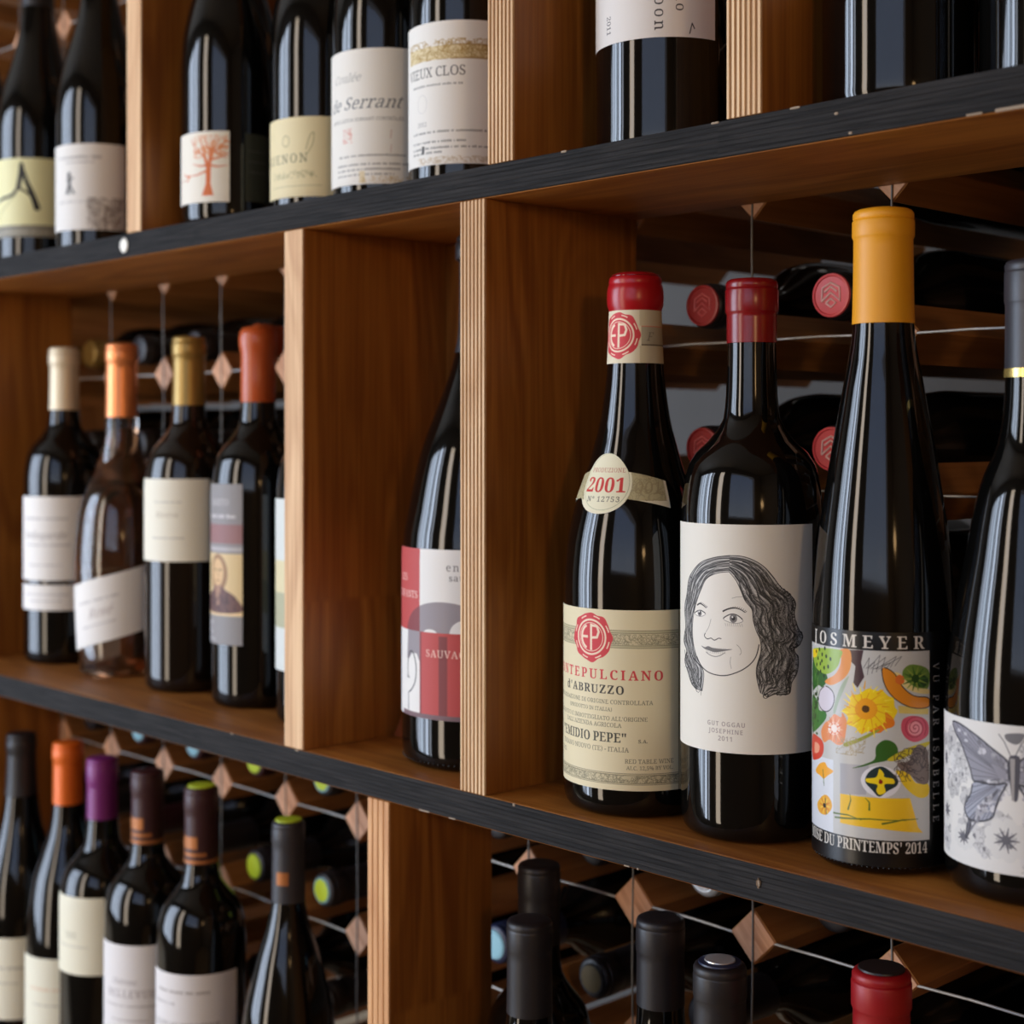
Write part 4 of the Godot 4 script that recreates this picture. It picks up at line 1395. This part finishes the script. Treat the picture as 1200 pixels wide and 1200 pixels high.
# ---------------------------------------------------------------- the middle shelf
func build_middle_bottles():
	var right := "bottles in the right bay of the middle shelf"
	var left := "bottles in the left bay of the middle shelf"
	var b := bottle("bottle with red wax top, cream label with red seal and a 2001 shoulder slip", right, "middle", -0.6045, -0.053, 6.0,
		[[4, 41.8], [128, 41.8], [150, 40.3], [175, 35.0], [195, 28.2], [208, 24.6], [225, 20.4], [257, 16.4], [287, 15.2], [309, 14.4]],
		{"m": mats.wax_red, "profile": [Vector2(0.0152, 0.2865), Vector2(0.0156, 0.2885), Vector2(0.0164, 0.2905), Vector2(0.01665, 0.2945), Vector2(0.0165, 0.2990), Vector2(0.0159, 0.3022), Vector2(0.0154, 0.3030), Vector2(0.0156, 0.3040), Vector2(0.0153, 0.3062), Vector2(0.0138, 0.3085), Vector2(0.0105, 0.3098), Vector2(0, 0.3102)]}, {"segs": 80})
	stick(b, "main_label", paper(art_seal_label()), 16, 117, -70.5, 114.5)
	stick(b, "neck_label", paper(art_neck_band()), 256.5, 287.2, -122, 132)
	var slip := func(deg: float) -> Vector2:
		var mid := 187.5 - 6.0 * (deg / 69.0) * (deg / 69.0)
		var x := deg_to_rad(deg) * 28.6
		var hh := 7.6
		if absf(x) < 15.6:
			hh = maxf(hh, 17.2 * sqrt(1.0 - (x / 15.6) * (x / 15.6)))
		return Vector2(mid - hh, mid + hh)
	part(b, "shoulder_label", patch(outlines[b], 170, 206, -72, 70, 0.0003, 0.0, slip), paper(art_vintage()))

	b = bottle("broad-shouldered bottle with dark red top and white label inked with a curly-haired woman's face", right, "middle", -0.5209, -0.055, 20.0,
		[[4, 38.6], [170, 38.6], [187, 37.0], [201, 33.4], [214, 21.6], [224, 15.4], [240, 13.9], [265, 13.3], [300, 13.3]], {"m": mats.wax_dark_red, "from": 265.0, "ring": 0.8, "ring_h": 16.0}, {"segs": 80})
	stick(b, "label", paper(art_portrait()), 48, 168, -72.5, 72.5)

	b = bottle("tall slender bottle with yellow capsule and a colourful collage of fruit and flowers", right, "middle", -0.4375, -0.055, 12.0,
		[[4, 35.6], [110, 35.6], [124, 35.2], [154, 33.3], [198, 27.3], [239, 20.2], [271, 15.3], [290, 14.8], [329, 14.3]], {"m": mats.wax_yellow, "from": 271.0, "ring": 0.9, "ring_h": 12.0, "dome": 1.2}, {"segs": 80, "stipple": true})
	stick(b, "label", paper(art_flowers(), 0.32), 5, 119, -76, 76)

	b = bottle("bottle with gold-ringed charcoal capsule and grey engraved butterfly label", right, "middle", -0.3603, -0.066, 14.0,
		[[4, 42.0], [88, 42.0], [107, 40.7], [133, 37.0], [158, 32.4], [179, 28.6], [193, 25.0], [206, 19.4], [214, 17.0], [229, 14.8], [243, 14.1], [298, 13.6]], {"m": mats.foil_charcoal, "from": 243.0, "ring": 0.6, "ring_h": 18.0}, {"segs": 80})
	stick(b, "label", paper(art_butterfly()), 15, 83, -76, 76)
	part(b, "gold_ring", patch(outlines[b], 242.2, 246.4, -180, 180, 0.0006), mats.gold_ring)

	b = bottle("large dark bottle with red and white elephant label, alone in the narrow bay", "", "middle", -0.7607, -0.073, -1.0,
		[[4, 52.6], [132, 52.6], [150, 51.6], [164, 49.0], [203, 40.5], [243, 25.8], [265, 18.4], [286, 14.8], [320, 14.2], [349, 14.6]], {"m": mats.foil_black, "from": 270.0, "ring": 2.2, "ring_h": 15.0}, {"segs": 80, "stipple": true})
	stick(b, "label", paper(art_elephant()), 33, 142, -75, 75)

	b = bottle("dark bottle with cream capsule and white two-part label, leftmost on the middle shelf", left, "middle", -1.3732, -0.088, 38.0, BORDEAUX, {"m": mats.foil_cream, "from": 240.0})
	var grey := Color(0.50, 0.48, 0.48)
	stick(b, "label", paper(art_plain(82, 80, Color(0.90, 0.885, 0.86), grey, [[0, 14, 60, 22, 2.2], ["Bellegarde", 36, 40, 9.0, Color(0.6, 0.57, 0.56), {"sh": 0.3}], [0, 18, 62, 47, 2.0], [0, 20, 55, 66, 1.6]])), 79, 158, -65, 65)
	stick(b, "lower_label", paper(art_plain(82, 24, Color(0.90, 0.885, 0.86), grey, [[0, 16, 60, 10, 1.8], [0, 22, 54, 16, 1.8]])), 51, 75, -65, 65)

	b = bottle("clear rosé bottle with copper capsule and white label set aslant", left, "middle", -1.2633, -0.088, 36.0,
		[[4, 37.0], [30, 39.5], [100, 41.8], [146, 38.0], [171, 30.0], [193, 20.4], [217, 15.2], [243, 13.8], [299, 13.3]], {"m": mats.foil_copper, "from": 232.0}, {"glass": mats.glass_clear, "segs": 64, "stipple": true})
	var inner := Outline.new([[4, 34.2], [30, 37.0], [100, 39.4], [146, 35.6], [171, 27.6], [193, 18.0], [217, 12.6], [230, 11.6]])
	part(b, "wine", lathed([Vector2(0, 0.020), Vector2(0.012, 0.014), Vector2(0.026, 0.0055), Vector2(0.033, 0.006)] + liquid(inner, 0.010, 0.222) + [Vector2(0, 0.222)], 56), mats.rose_wine)
	stick(b, "label", paper(art_plain(92, 58, Color(0.90, 0.885, 0.86), grey, [[0, 20, 64, 20, 2.2], ["Rosé", 44, 34, 11.0, Color(0.66, 0.6, 0.58), {"sh": 0.3}], [0, 24, 60, 42, 1.8]])), 32, 90, -64, 62, 24.0, 0.0004)

	b = bottle("dark bottle with dull gold capsule and square cream label, third on the middle shelf", left, "middle", -1.1487, -0.088, 27.0, BORDEAUX, {"m": mats.foil_gold, "from": 241.0}, {"glass": mats.glass_brown})
	stick(b, "label", paper(art_plain(75, 69, Color(0.905, 0.885, 0.81), grey, [[0, 26, 52, 20, 1.4], ["Riserva", 38, 32, 6.0, Color(0.7, 0.66, 0.58), {"sh": 0.25}], [0, 24, 54, 50, 1.4]])), 110, 179, -58, 58)

	b = bottle("dark bottle with orange wax top and narrow grey label with a painted bust", left, "middle", -1.0445, -0.088, -5.0, BORDEAUX,
		{"m": mats.wax_orange, "profile": [Vector2(0.0140, 0.242), Vector2(0.0142, 0.2424), Vector2(0.0140, 0.262), Vector2(0.0140, 0.281), Vector2(0.0146, 0.284), Vector2(0.0154, 0.287), Vector2(0.0156, 0.293), Vector2(0.0150, 0.298), Vector2(0.0132, 0.3015), Vector2(0.0090, 0.3030), Vector2(0, 0.3034)]})
	stick(b, "label", paper(art_bust()), 50, 177, -42, 42)

	b = bottle("dark bottle with pale green and white label, mostly hidden behind the smooth-edged divider", left, "middle", -0.9455, -0.082, 12.0, BORDEAUX, {"m": mats.foil_black, "from": 240.0})
	stick(b, "label", paper(art_plain(100, 128, Color(0.84, 0.86, 0.84), grey, [[1, 0, 46, 100, 70, Color(0.86, 0.82, 0.66)], [1, 0, 70, 100, 96, Color(0.70, 0.70, 0.58)]])), 40, 168, -80, 80)

func liquid(o: Outline, y0: float, y1: float) -> Array:
	var out := []
	for i in 30:
		var y := lerpf(y0, y1, i / 29.0)
		out.append(Vector2(o.at(y), y))
	return out

# grey label with a generic painted head and shoulders
func art_bust() -> ImageTexture:
	var w := 55.0
	var m := 31.0
	var c := canvas(w, 127.0, 4.0, Color(0.55, 0.54, 0.54))
	c.text("SANTO", m, 17, 7.0, Color(0.76, 0.73, 0.74), 0.5)
	c.words(12, 49, 27, 3.0, Color(0.80, 0.78, 0.79))
	c.rect(0, 32, w, 47, Color(0.58, 0.42, 0.42))
	c.rect(0, 50, w, 53, Color(0.70, 0.68, 0.69))
	c.rect(0, 55, w, 104, Color(0.85, 0.75, 0.56))
	c.rect(0, 101, w, 104, Color(0.92, 0.80, 0.60))
	c.ellipse(m - 1, 71, 11.5, 15.5, Color(0.60, 0.46, 0.33))
	c.ellipse(m - 1, 70, 7.4, 11.0, Color(0.84, 0.70, 0.51))
	c.poly(smooth([Vector2(m - 5, 81), Vector2(m + 4, 81), Vector2(m + 9, 84), Vector2(m + 18, 89), Vector2(m + 22, 101), Vector2(m - 24, 101), Vector2(m - 20, 90), Vector2(m - 11, 85)], 4, true), Color(0.42, 0.30, 0.28))
	c.poly([Vector2(m - 5, 80), Vector2(m + 3, 80), Vector2(m + 1, 96), Vector2(m - 3, 96)], Color(0.66, 0.51, 0.42))
	c.scribble(m - 20, 87, m + 18, 100, 40, 0.8, Color(0.31, 0.22, 0.23), 4.0)
	for s in [m - 4.2, m + 2.2]:
		c.ellipse(s, 68, 1.4, 0.9, Color(0.35, 0.25, 0.18))
	c.line([Vector2(m - 1, 69), Vector2(m - 0.4, 73.5)], 0.6, Color(0.55, 0.40, 0.28))
	c.line([Vector2(m - 3.5, 76.5), Vector2(m + 1.5, 76.5)], 0.8, Color(0.50, 0.30, 0.24))
	c.text("C", 16, 119, 14, Color(0.84, 0.83, 0.85), 0.5, {"b": 700})
	c.words(12, 26, 124, 1.8, Color(0.75, 0.74, 0.76))
	return c.tex()

# ---------------------------------------------------------------- the upper shelf
func build_upper_bottles():
	var g := "bottles in the left bay of the upper shelf"
	var mid := "bottles in the middle bay of the upper shelf"
	var far := "bottles in the right bays of the upper shelf"
	var grey := Color(0.46, 0.45, 0.45)
	var b := bottle("dark bottle with pinkish white label, leftmost on the upper shelf", g, "upper", -1.5240, -0.070, 30.0, BURGUNDY, {"m": mats.foil_black, "from": 250.0})
	stick(b, "label", paper(art_plain(84, 76, Color(0.88, 0.80, 0.77), grey, [[0, 20, 64, 30, 2.4], [0, 24, 60, 44, 2.0]])), 40, 116, -62, 62)

	b = bottle("dark bottle with yellow label brushed with a black letter A, upper shelf", g, "upper", -1.3904, -0.070, 33.0, BURGUNDY, {"m": mats.foil_black, "from": 250.0})
	stick(b, "label", paper(art_brush()), 37, 100, -62, 62)
	stick(b, "lower_label", paper(art_plain(84, 10, Color(0.52, 0.50, 0.44), Color(0.8, 0.78, 0.7), [[0, 4, 80, 7, 2.6]])), 26, 36.6, -62, 62)

	b = bottle("dark bottle with white label showing a tiny figure and a grey tree, upper shelf", g, "upper", -1.2706, -0.070, 32.0, BURGUNDY, {"m": mats.foil_black, "from": 250.0})
	stick(b, "label", paper(art_small_figure()), 21, 97, -64, 64)

	b = bottle("dark bottle with cream label printed with an orange tree", mid, "upper", -1.0300, -0.052, 8.0, wider(BURGUNDY, 0.975), {"m": mats.foil_black, "from": 250.0})
	stick(b, "label", paper(art_tree()), 17, 71, -48, 48)
	stick(b, "back_label", paper(art_plain(30, 52, Color(0.20, 0.22, 0.17), grey, [[0, 4, 26, 14, 1.4], [0, 4, 26, 22, 1.4], [0, 4, 26, 30, 1.4]])), 18, 70, 66, 100)

	b = bottle("dark bottle with plain cream-yellow label, second behind the orange tree one", mid, "upper", -0.9333, -0.070, 28.0, BURGUNDY, {"m": mats.foil_black, "from": 250.0})
	var t := canvas(86, 58, 5.0, Color(0.885, 0.835, 0.66))
	var olive := Color(0.55, 0.54, 0.38)
	t.ring(31, 17, 3.2, 4.0, 0.5, olive)
	t.line(smooth([Vector2(48, 24), Vector2(51, 14), Vector2(54, 12), Vector2(53, 20), Vector2(49, 27)], 5), 0.5, olive)
	t.text("GUENON", 27, 33, 9.0, Color(0.42, 0.42, 0.32), 0.5, {"sp": 1.2})
	t.scribble(16, 39, 56, 44, 60, 0.25, olive, 2.2)
	t.line([Vector2(14, 50), Vector2(60, 50)], 0.3, olive)
	stick(b, "label", paper(t.tex()), 12, 70, -64, 64)

	b = bottle("dark bottle with white label lettered in flowing script", mid, "upper", -0.8522, -0.066, 30.0, BURGUNDY, {"m": mats.foil_black, "from": 250.0})
	t = canvas(86, 93, 5.0, Color(0.895, 0.885, 0.85))
	t.text("Coulée", 26, 22, 8.0, Color(0.62, 0.62, 0.60), 0.5, {"sh": 0.35})
	t.text("de Serrant", 37, 41, 11.5, Color(0.38, 0.40, 0.42), 0.5, {"sh": 0.4, "sp": 0.2})
	t.text("APPELLATION SERRANT CONTRÔLÉE", 40, 49.5, 3.2, Color(0.45, 0.45, 0.44), 0.5)
	t.scribble(24, 54, 33, 64, 30, 0.25, Color(0.82, 0.52, 0.46), 2.5)
	t.line([Vector2(60, 56), Vector2(59.5, 62)], 0.4, Color(0.70, 0.5, 0.46))
	t.line([Vector2(60, 66), Vector2(59.5, 72)], 0.3, Color(0.70, 0.5, 0.46))
	for r in [[20, 70, 74], [18, 72, 80], [18, 66, 83.5], [18, 62, 87]]:
		t.words(r[0], r[1], r[2], 1.5, Color(0.56, 0.55, 0.54))
	t.rect(71, 78, 72.6, 84, Color(0.34, 0.34, 0.33))
	t.rect(38, 84, 42, 92, Color(0.86, 0.80, 0.66))
	t.scribble(38, 88, 74, 92, 50, 0.3, Color(0.76, 0.66, 0.46), 2.0)
	stick(b, "label", paper(t.tex()), 11, 104, -66, 66)

	b = bottle("dark bottle with white label under a gold ornament band, last before the layered divider", mid, "upper", -0.7722, -0.070, 30.0, BURGUNDY, {"m": mats.foil_black, "from": 250.0})
	t = canvas(88, 94, 5.0, Color(0.905, 0.895, 0.87))
	t.rect(8, 16, 80, 25, Color(0.85, 0.79, 0.62))
	t.scribble(8, 12, 80, 25, 260, 0.35, Color(0.66, 0.54, 0.30), 3.0)
	t.rect(46, 15.5, 80, 16.3, Color(0.62, 0.50, 0.28))
	t.rect(46, 24.5, 80, 25.3, Color(0.62, 0.50, 0.28))
	t.text("VIEUX CLOS", 32, 36, 9.0, Color(0.24, 0.24, 0.24), 0.5, {"sx": 0.92})
	t.words(14, 54, 42, 1.5, Color(0.55, 0.55, 0.54))
	t.ring(24, 53, 4.4, 6.0, 0.3, Color(0.76, 0.76, 0.75))
	t.text("2012", 24, 68, 4.0, Color(0.52, 0.52, 0.52), 0.5)
	for r in [[14, 70, 73], [14, 56, 79.5], [14, 72, 83.5], [14, 40, 86.5]]:
		t.words(r[0], r[1], r[2], 1.5, Color(0.50, 0.50, 0.49))
	t.rect(24, 81, 26.2, 86, Color(0.16, 0.16, 0.16))
	t.rect(82, 80, 84, 86, Color(0.30, 0.30, 0.28))
	t.scribble(20, 89, 80, 93, 110, 0.4, Color(0.76, 0.70, 0.60), 2.2)
	stick(b, "label", paper(t.tex()), 15, 108, -66, 66)

	b = bottle("dark bottle with white label lettered sideways, between two layered dividers", far, "upper", -0.5960, -0.070, 14.0,
		[[4, 40.8], [150, 40.8], [175, 38.0], [200, 28.0], [225, 18.4], [255, 14.8], [300, 13.8]], {"m": mats.foil_black, "from": 250.0}, {"segs": 80, "stipple": true})
	t = canvas(100, 100, 5.0, Color(0.875, 0.86, 0.84))
	t.text("2011", 30, 89, 5.0, Color(0.30, 0.30, 0.31), 0.5, {"rot": 90})
	t.text("saloon", 63, 78, 9.0, Color(0.22, 0.22, 0.23), 0.5, {"rot": 90, "sp": 1.6})
	t.text("au clo", 75, 71.0, 8.0, Color(0.22, 0.22, 0.23), 0.5, {"rot": 90, "sp": 1.2})
	t.line([Vector2(83, 98), Vector2(84.5, 92), Vector2(86, 95)], 0.6, Color(0.2, 0.2, 0.2))
	stick(b, "label", paper(t.tex()), 63, 163, -70, 70)

	b = bottle("dark bottle with cream label hem, first right of the upper layered divider", far, "upper", -0.4325, -0.062, 14.0, BURGUNDY, {"m": mats.foil_black, "from": 250.0}, {"segs": 72})
	stick(b, "label", paper(art_plain(90, 80, Color(0.87, 0.84, 0.78), grey, [[0, 20, 66, 30, 2.4], [0, 24, 60, 44, 2.0]])), 64, 144, -66, 66)
	bottle("plain black bottle near the picture's top right corner, second from the layered divider", far, "upper", -0.3540, -0.080, 10.0, BURGUNDY, {"m": mats.foil_black, "from": 250.0})
	bottle("black bottle cut by the picture's right edge at the top", far, "upper", -0.2690, -0.070, 10.0, BURGUNDY, {"m": mats.foil_black, "from": 250.0})

func art_brush() -> ImageTexture:
	var c := canvas(84, 63, 5.0, Color(0.885, 0.865, 0.66))
	var ink := Color(0.10, 0.10, 0.09)
	c.line(smooth([Vector2(47, 5), Vector2(46, 16), Vector2(44, 27)], 6), 4.2, ink, 5.0)
	c.line(smooth([Vector2(47, 6), Vector2(51, 20), Vector2(57, 34), Vector2(62, 48)], 6), 3.0, ink, 6.0)
	c.line(smooth([Vector2(45, 25), Vector2(38, 34), Vector2(26, 37), Vector2(16, 39), Vector2(9, 45)], 6), 3.4, ink, 2.2)
	c.line(smooth([Vector2(44, 28), Vector2(50, 31), Vector2(55, 35)], 6), 2.6, ink, 1.6)
	c.ellipse(10, 45, 2.2, 1.8, ink)
	c.line(smooth([Vector2(41, 34), Vector2(28, 46), Vector2(14, 56), Vector2(5, 62)], 6), 0.6, Color(0.42, 0.44, 0.24))
	return c.tex()

func art_small_figure() -> ImageTexture:
	var c := canvas(86, 76, 5.0, Color(0.875, 0.86, 0.835))
	var grey := Color(0.60, 0.58, 0.57)
	c.words(20, 66, 13, 2.6, grey)
	c.words(30, 58, 17, 1.6, grey)
	c.ellipse(34, 27, 2.0, 2.4, Color(0.2, 0.2, 0.2))
	c.line([Vector2(34, 29), Vector2(34.6, 36), Vector2(32, 43)], 3.4, Color(0.2, 0.2, 0.2))
	c.line([Vector2(31, 32), Vector2(39, 30)], 1.4, Color(0.2, 0.2, 0.2))
	c.line([Vector2(34.6, 36), Vector2(39, 43)], 1.8, Color(0.2, 0.2, 0.2))
	c.line([Vector2(29, 43.5), Vector2(41, 43.5)], 0.8, Color(0.3, 0.3, 0.3))
	c.words(20, 60, 52, 2.0, Color(0.68, 0.66, 0.65))
	c.line([Vector2(68, 76), Vector2(67, 64), Vector2(69, 54)], 1.6, Color(0.44, 0.40, 0.37))
	c.scribble(52, 48, 84, 75, 170, 0.5, Color(0.52, 0.48, 0.45), 5.0)
	return c.tex()

func art_tree() -> ImageTexture:
	var c := canvas(64.5, 54, 6.0, Color(0.905, 0.88, 0.82))
	var o := Color(0.82, 0.42, 0.20)
	var dx := 7.0
	var trunk := []
	for q in [[35, 49], [45, 49], [42.6, 40], [43, 26], [45.6, 12], [41.5, 12], [40.5, 24], [37, 14], [35.6, 15], [38.6, 28], [38.4, 40]]:
		trunk.append(Vector2(q[0] + dx, q[1]))
	c.poly(trunk, o)
	for br in [[41, 14, 38, 4], [43, 14, 47, 3], [42, 18, 54, 8], [42, 22, 58, 16], [42, 20, 50, 4], [38, 20, 28, 10], [39, 26, 26, 24], [40, 30, 22, 33], [22, 33, 12, 30], [42, 26, 56, 26], [54, 8, 60, 6], [50, 12, 58, 11], [28, 10, 24, 5], [47, 16, 56, 20], [33, 15, 26, 15], [22, 33, 16, 37], [37, 14, 33, 4]]:
		c.line([Vector2(br[0] + dx, br[1]), Vector2((br[0] + br[2]) / 2.0 + dx, (br[1] + br[3]) / 2.0 + 1.2), Vector2(br[2] + dx, br[3])], 1.7, o, 0.4)
	c.scribble(34, 3, 63, 20, 120, 0.4, Color(0.86, 0.56, 0.36), 3.0)
	c.line([Vector2(12, 36), Vector2(24, 35)], 0.5, Color(0.75, 0.55, 0.48))
	return c.tex()

# ---------------------------------------------------------------- the lower shelf
func build_lower_bottles():
	var left := "bottles in the left bay of the lower shelf"
	var right := "dark capsules in the right bay of the lower shelf"
	var grey := Color(0.52, 0.50, 0.48)
	var cream := Color(0.88, 0.86, 0.77)
	var b := bottle("dark bottle with black capsule and cream label, leftmost on the lower shelf", left, "lower", -1.4264, -0.070, 34.0, wider(BURGUNDY, 0.96), {"m": mats.foil_black, "from": 240.0})
	stick(b, "label", paper(art_plain(84, 78, cream, grey, [[0, 20, 64, 30, 3.0], [0, 24, 60, 44, 2.0]])), 32, 110, -62, 62)
	b = bottle("dark bottle with bright orange capsule and cream label, sloping shoulders", left, "lower", -1.3497, -0.080, 36.0,
		[[4, 39.0], [110, 39.0], [130, 38.0], [172, 33.0], [198, 24.6], [220, 17.0], [242, 14.0], [301, 13.4]], {"m": mats.foil_orange, "from": 243.0})
	stick(b, "label", paper(art_plain(84, 80, cream, grey, [[0, 20, 64, 30, 3.0, Color(0.85, 0.74, 0.62)], [0, 24, 60, 44, 2.0]])), 27, 107, -62, 62)
	b = bottle("dark bottle with purple capsule and high cream label", left, "lower", -1.2659, -0.070, 12.0, BORDEAUX, {"m": mats.foil_purple, "from": 246.0, "ring": 0.7, "ring_h": 20.0})
	stick(b, "label", paper(art_plain(68, 68, Color(0.885, 0.865, 0.77), grey, [["THE", 36, 36, 7.0, Color(0.6, 0.58, 0.5)], [0, 20, 54, 44, 1.4]])), 115, 183, -52, 52)
	var claret := canvas(96, 110, 4.0, Color(0.865, 0.85, 0.84))
	claret.text("Château", 42, 33, 6.4, Color(0.58, 0.54, 0.54), 0.5, {"sh": 0.3})
	claret.text("BELLEVUE", 48, 44, 8.4, Color(0.50, 0.45, 0.46), 0.5, {"sp": 0.6})
	claret.words(22, 74, 52, 1.6, Color(0.64, 0.61, 0.60))
	claret.words(30, 66, 64, 1.6, Color(0.66, 0.63, 0.62))
	var claret_paper := paper(claret.tex())
	var claret2 := canvas(96, 110, 4.0, Color(0.865, 0.85, 0.84))
	claret2.words(20, 70, 16, 2.6, Color(0.62, 0.59, 0.58))
	claret2.words(16, 40, 26, 2.4, Color(0.64, 0.61, 0.60))
	claret2.text("CHÂTEAU BELLEVUE", 46, 45, 6.6, Color(0.46, 0.43, 0.43), 0.5)
	for q in [[-1.1867, 0, "dark bottle with wine-red capsule banded in gold, behind a pale blue rack end"], [-1.1006, 1, "dark bottle with wine-red capsule banded in gold, the one with a lime-topped cap"]]:
		var cap := {"m": mats.foil_wine, "from": 239.0, "ring": 0.7, "ring_h": 16.0, "bands": [[240, 243, -180, 180, mats.print_gold], [252, 262, -60, 10, mats.print_gold], [246, 249, -60, 40, mats.print_gold]]}
		if q[1]:
			cap.disc = mats.lime
		b = bottle(q[2], left, "lower", q[0], -0.070, 35.0, [[4, 36.6], [178, 36.6], [192, 35.4], [206, 31.0], [218, 21.0], [228, 15.0], [242, 13.6], [301, 13.2]], cap)
		stick(b, "label", claret_paper if q[1] == 0 else paper(claret2.tex()), 50, 160 if q[1] == 0 else 157, -73, 73)
	b = bottle("slim dark bottle with black capsule and lime-green cap top, beside the coarse-edged divider", left, "lower", -0.9771, -0.070, 35.0,
		[[4, 37.0], [118, 36.8], [142, 35.0], [190, 24.5], [216, 16.2], [236, 12.6], [295, 11.8]], {"m": mats.foil_charcoal, "from": 234.0, "ring": 0.6, "disc": mats.lime, "bands": [[248, 258, -24, 20, mats.print_gold]]})
	var std := [[4, 37.5], [172, 37.5], [187, 36.2], [201, 32.6], [214, 22.5], [225, 15.6], [240, 14.2], [265, 14.0], [293, 13.8]]
	bottle("black-capped bottle behind another, nearest the coarse-edged divider in the lower right bay", right, "lower", -0.7286, -0.096, 20.0, wider(scaled(std, 307), 0.97), {"m": mats.foil_black, "from": 255.0, "ring": 0.5, "ring_h": 18.0})
	bottle("black-capped bottle standing in front of a taller black one, nearest the coarse-edged divider", right, "lower", -0.6800, -0.040, 20.0, wider(scaled(std, 293), 0.97), {"m": mats.foil_black, "from": 236.0, "ring": 0.5, "ring_h": 16.0})
	bottle("black-capped bottle under the left one of two big diamond rod ends", right, "lower", -0.6085, -0.080, 20.0, scaled(std, 302), {"m": mats.foil_black, "from": 250.0, "ring": 0.6, "ring_h": 18.0})
	b = bottle("black-capped bottle with a blue-rimmed silvery cap top", right, "lower", -0.5326, -0.042, 20.0, scaled(std, 302), {"m": mats.foil_black, "from": 250.0, "ring": 0.6, "ring_h": 16.0, "disc": mats.navy})
	var d := MB.new()
	d.lathe([Vector2(0.0085, 0.3036), Vector2(0.0082, 0.3042), Vector2(0.004, 0.3044), Vector2(0, 0.3044)], 28)
	part(b.get_node("capsule"), "cap_print", d.build(), mats.silver)
	bottle("bottle with bright red capsule and dark cap top, lowest at the picture's right", right, "lower", -0.4386, -0.055, 20.0, scaled(std, 319), {"m": mats.foil_red, "from": 250.0, "ring": 1.0, "ring_h": 17.0, "disc": mats.foil_black})

func wider(pts: Array, by: float) -> Array:
	var out := []
	for p in pts:
		out.append([p[0], p[1] * by])
	return out

func scaled(pts: Array, top: float) -> Array:
	var out := []
	for p in pts:
		out.append([p[0] * top / 293.0 if p[0] > 10 else p[0], p[1]])
	return out

# ---------------------------------------------------------------- small things
func build_small_things():
	var s := thing("wall_stud", "small round white stud on the black edge of the upper board", "stud", Vector3(-1.1016, 1.5030, 0.0))
	var b := MB.new()
	b.lathe([Vector2(0.0036, 0.0), Vector2(0.0056, 0.0003), Vector2(0.0060, 0.0008), Vector2(0.0054, 0.0014), Vector2(0.0030, 0.0018), Vector2(0, 0.0019)], 28)
	part(s, "head", b.build(), mats.stud).rotation.x = PI / 2
	var w := thing("wooden_board", "small reddish wooden board leaning behind the elephant-labelled bottle", "board", Vector3(-0.838, SHELF_TOP.middle + 0.0002, -0.0790))
	var k := MB.new()
	k.box(Vector3(0, 0.030, -0.003), Vector3(0.046, 0.060, 0.006), 0.0006, 1)
	part(w, "panel", k.build(), mats.wedge).rotation.x = -0.52
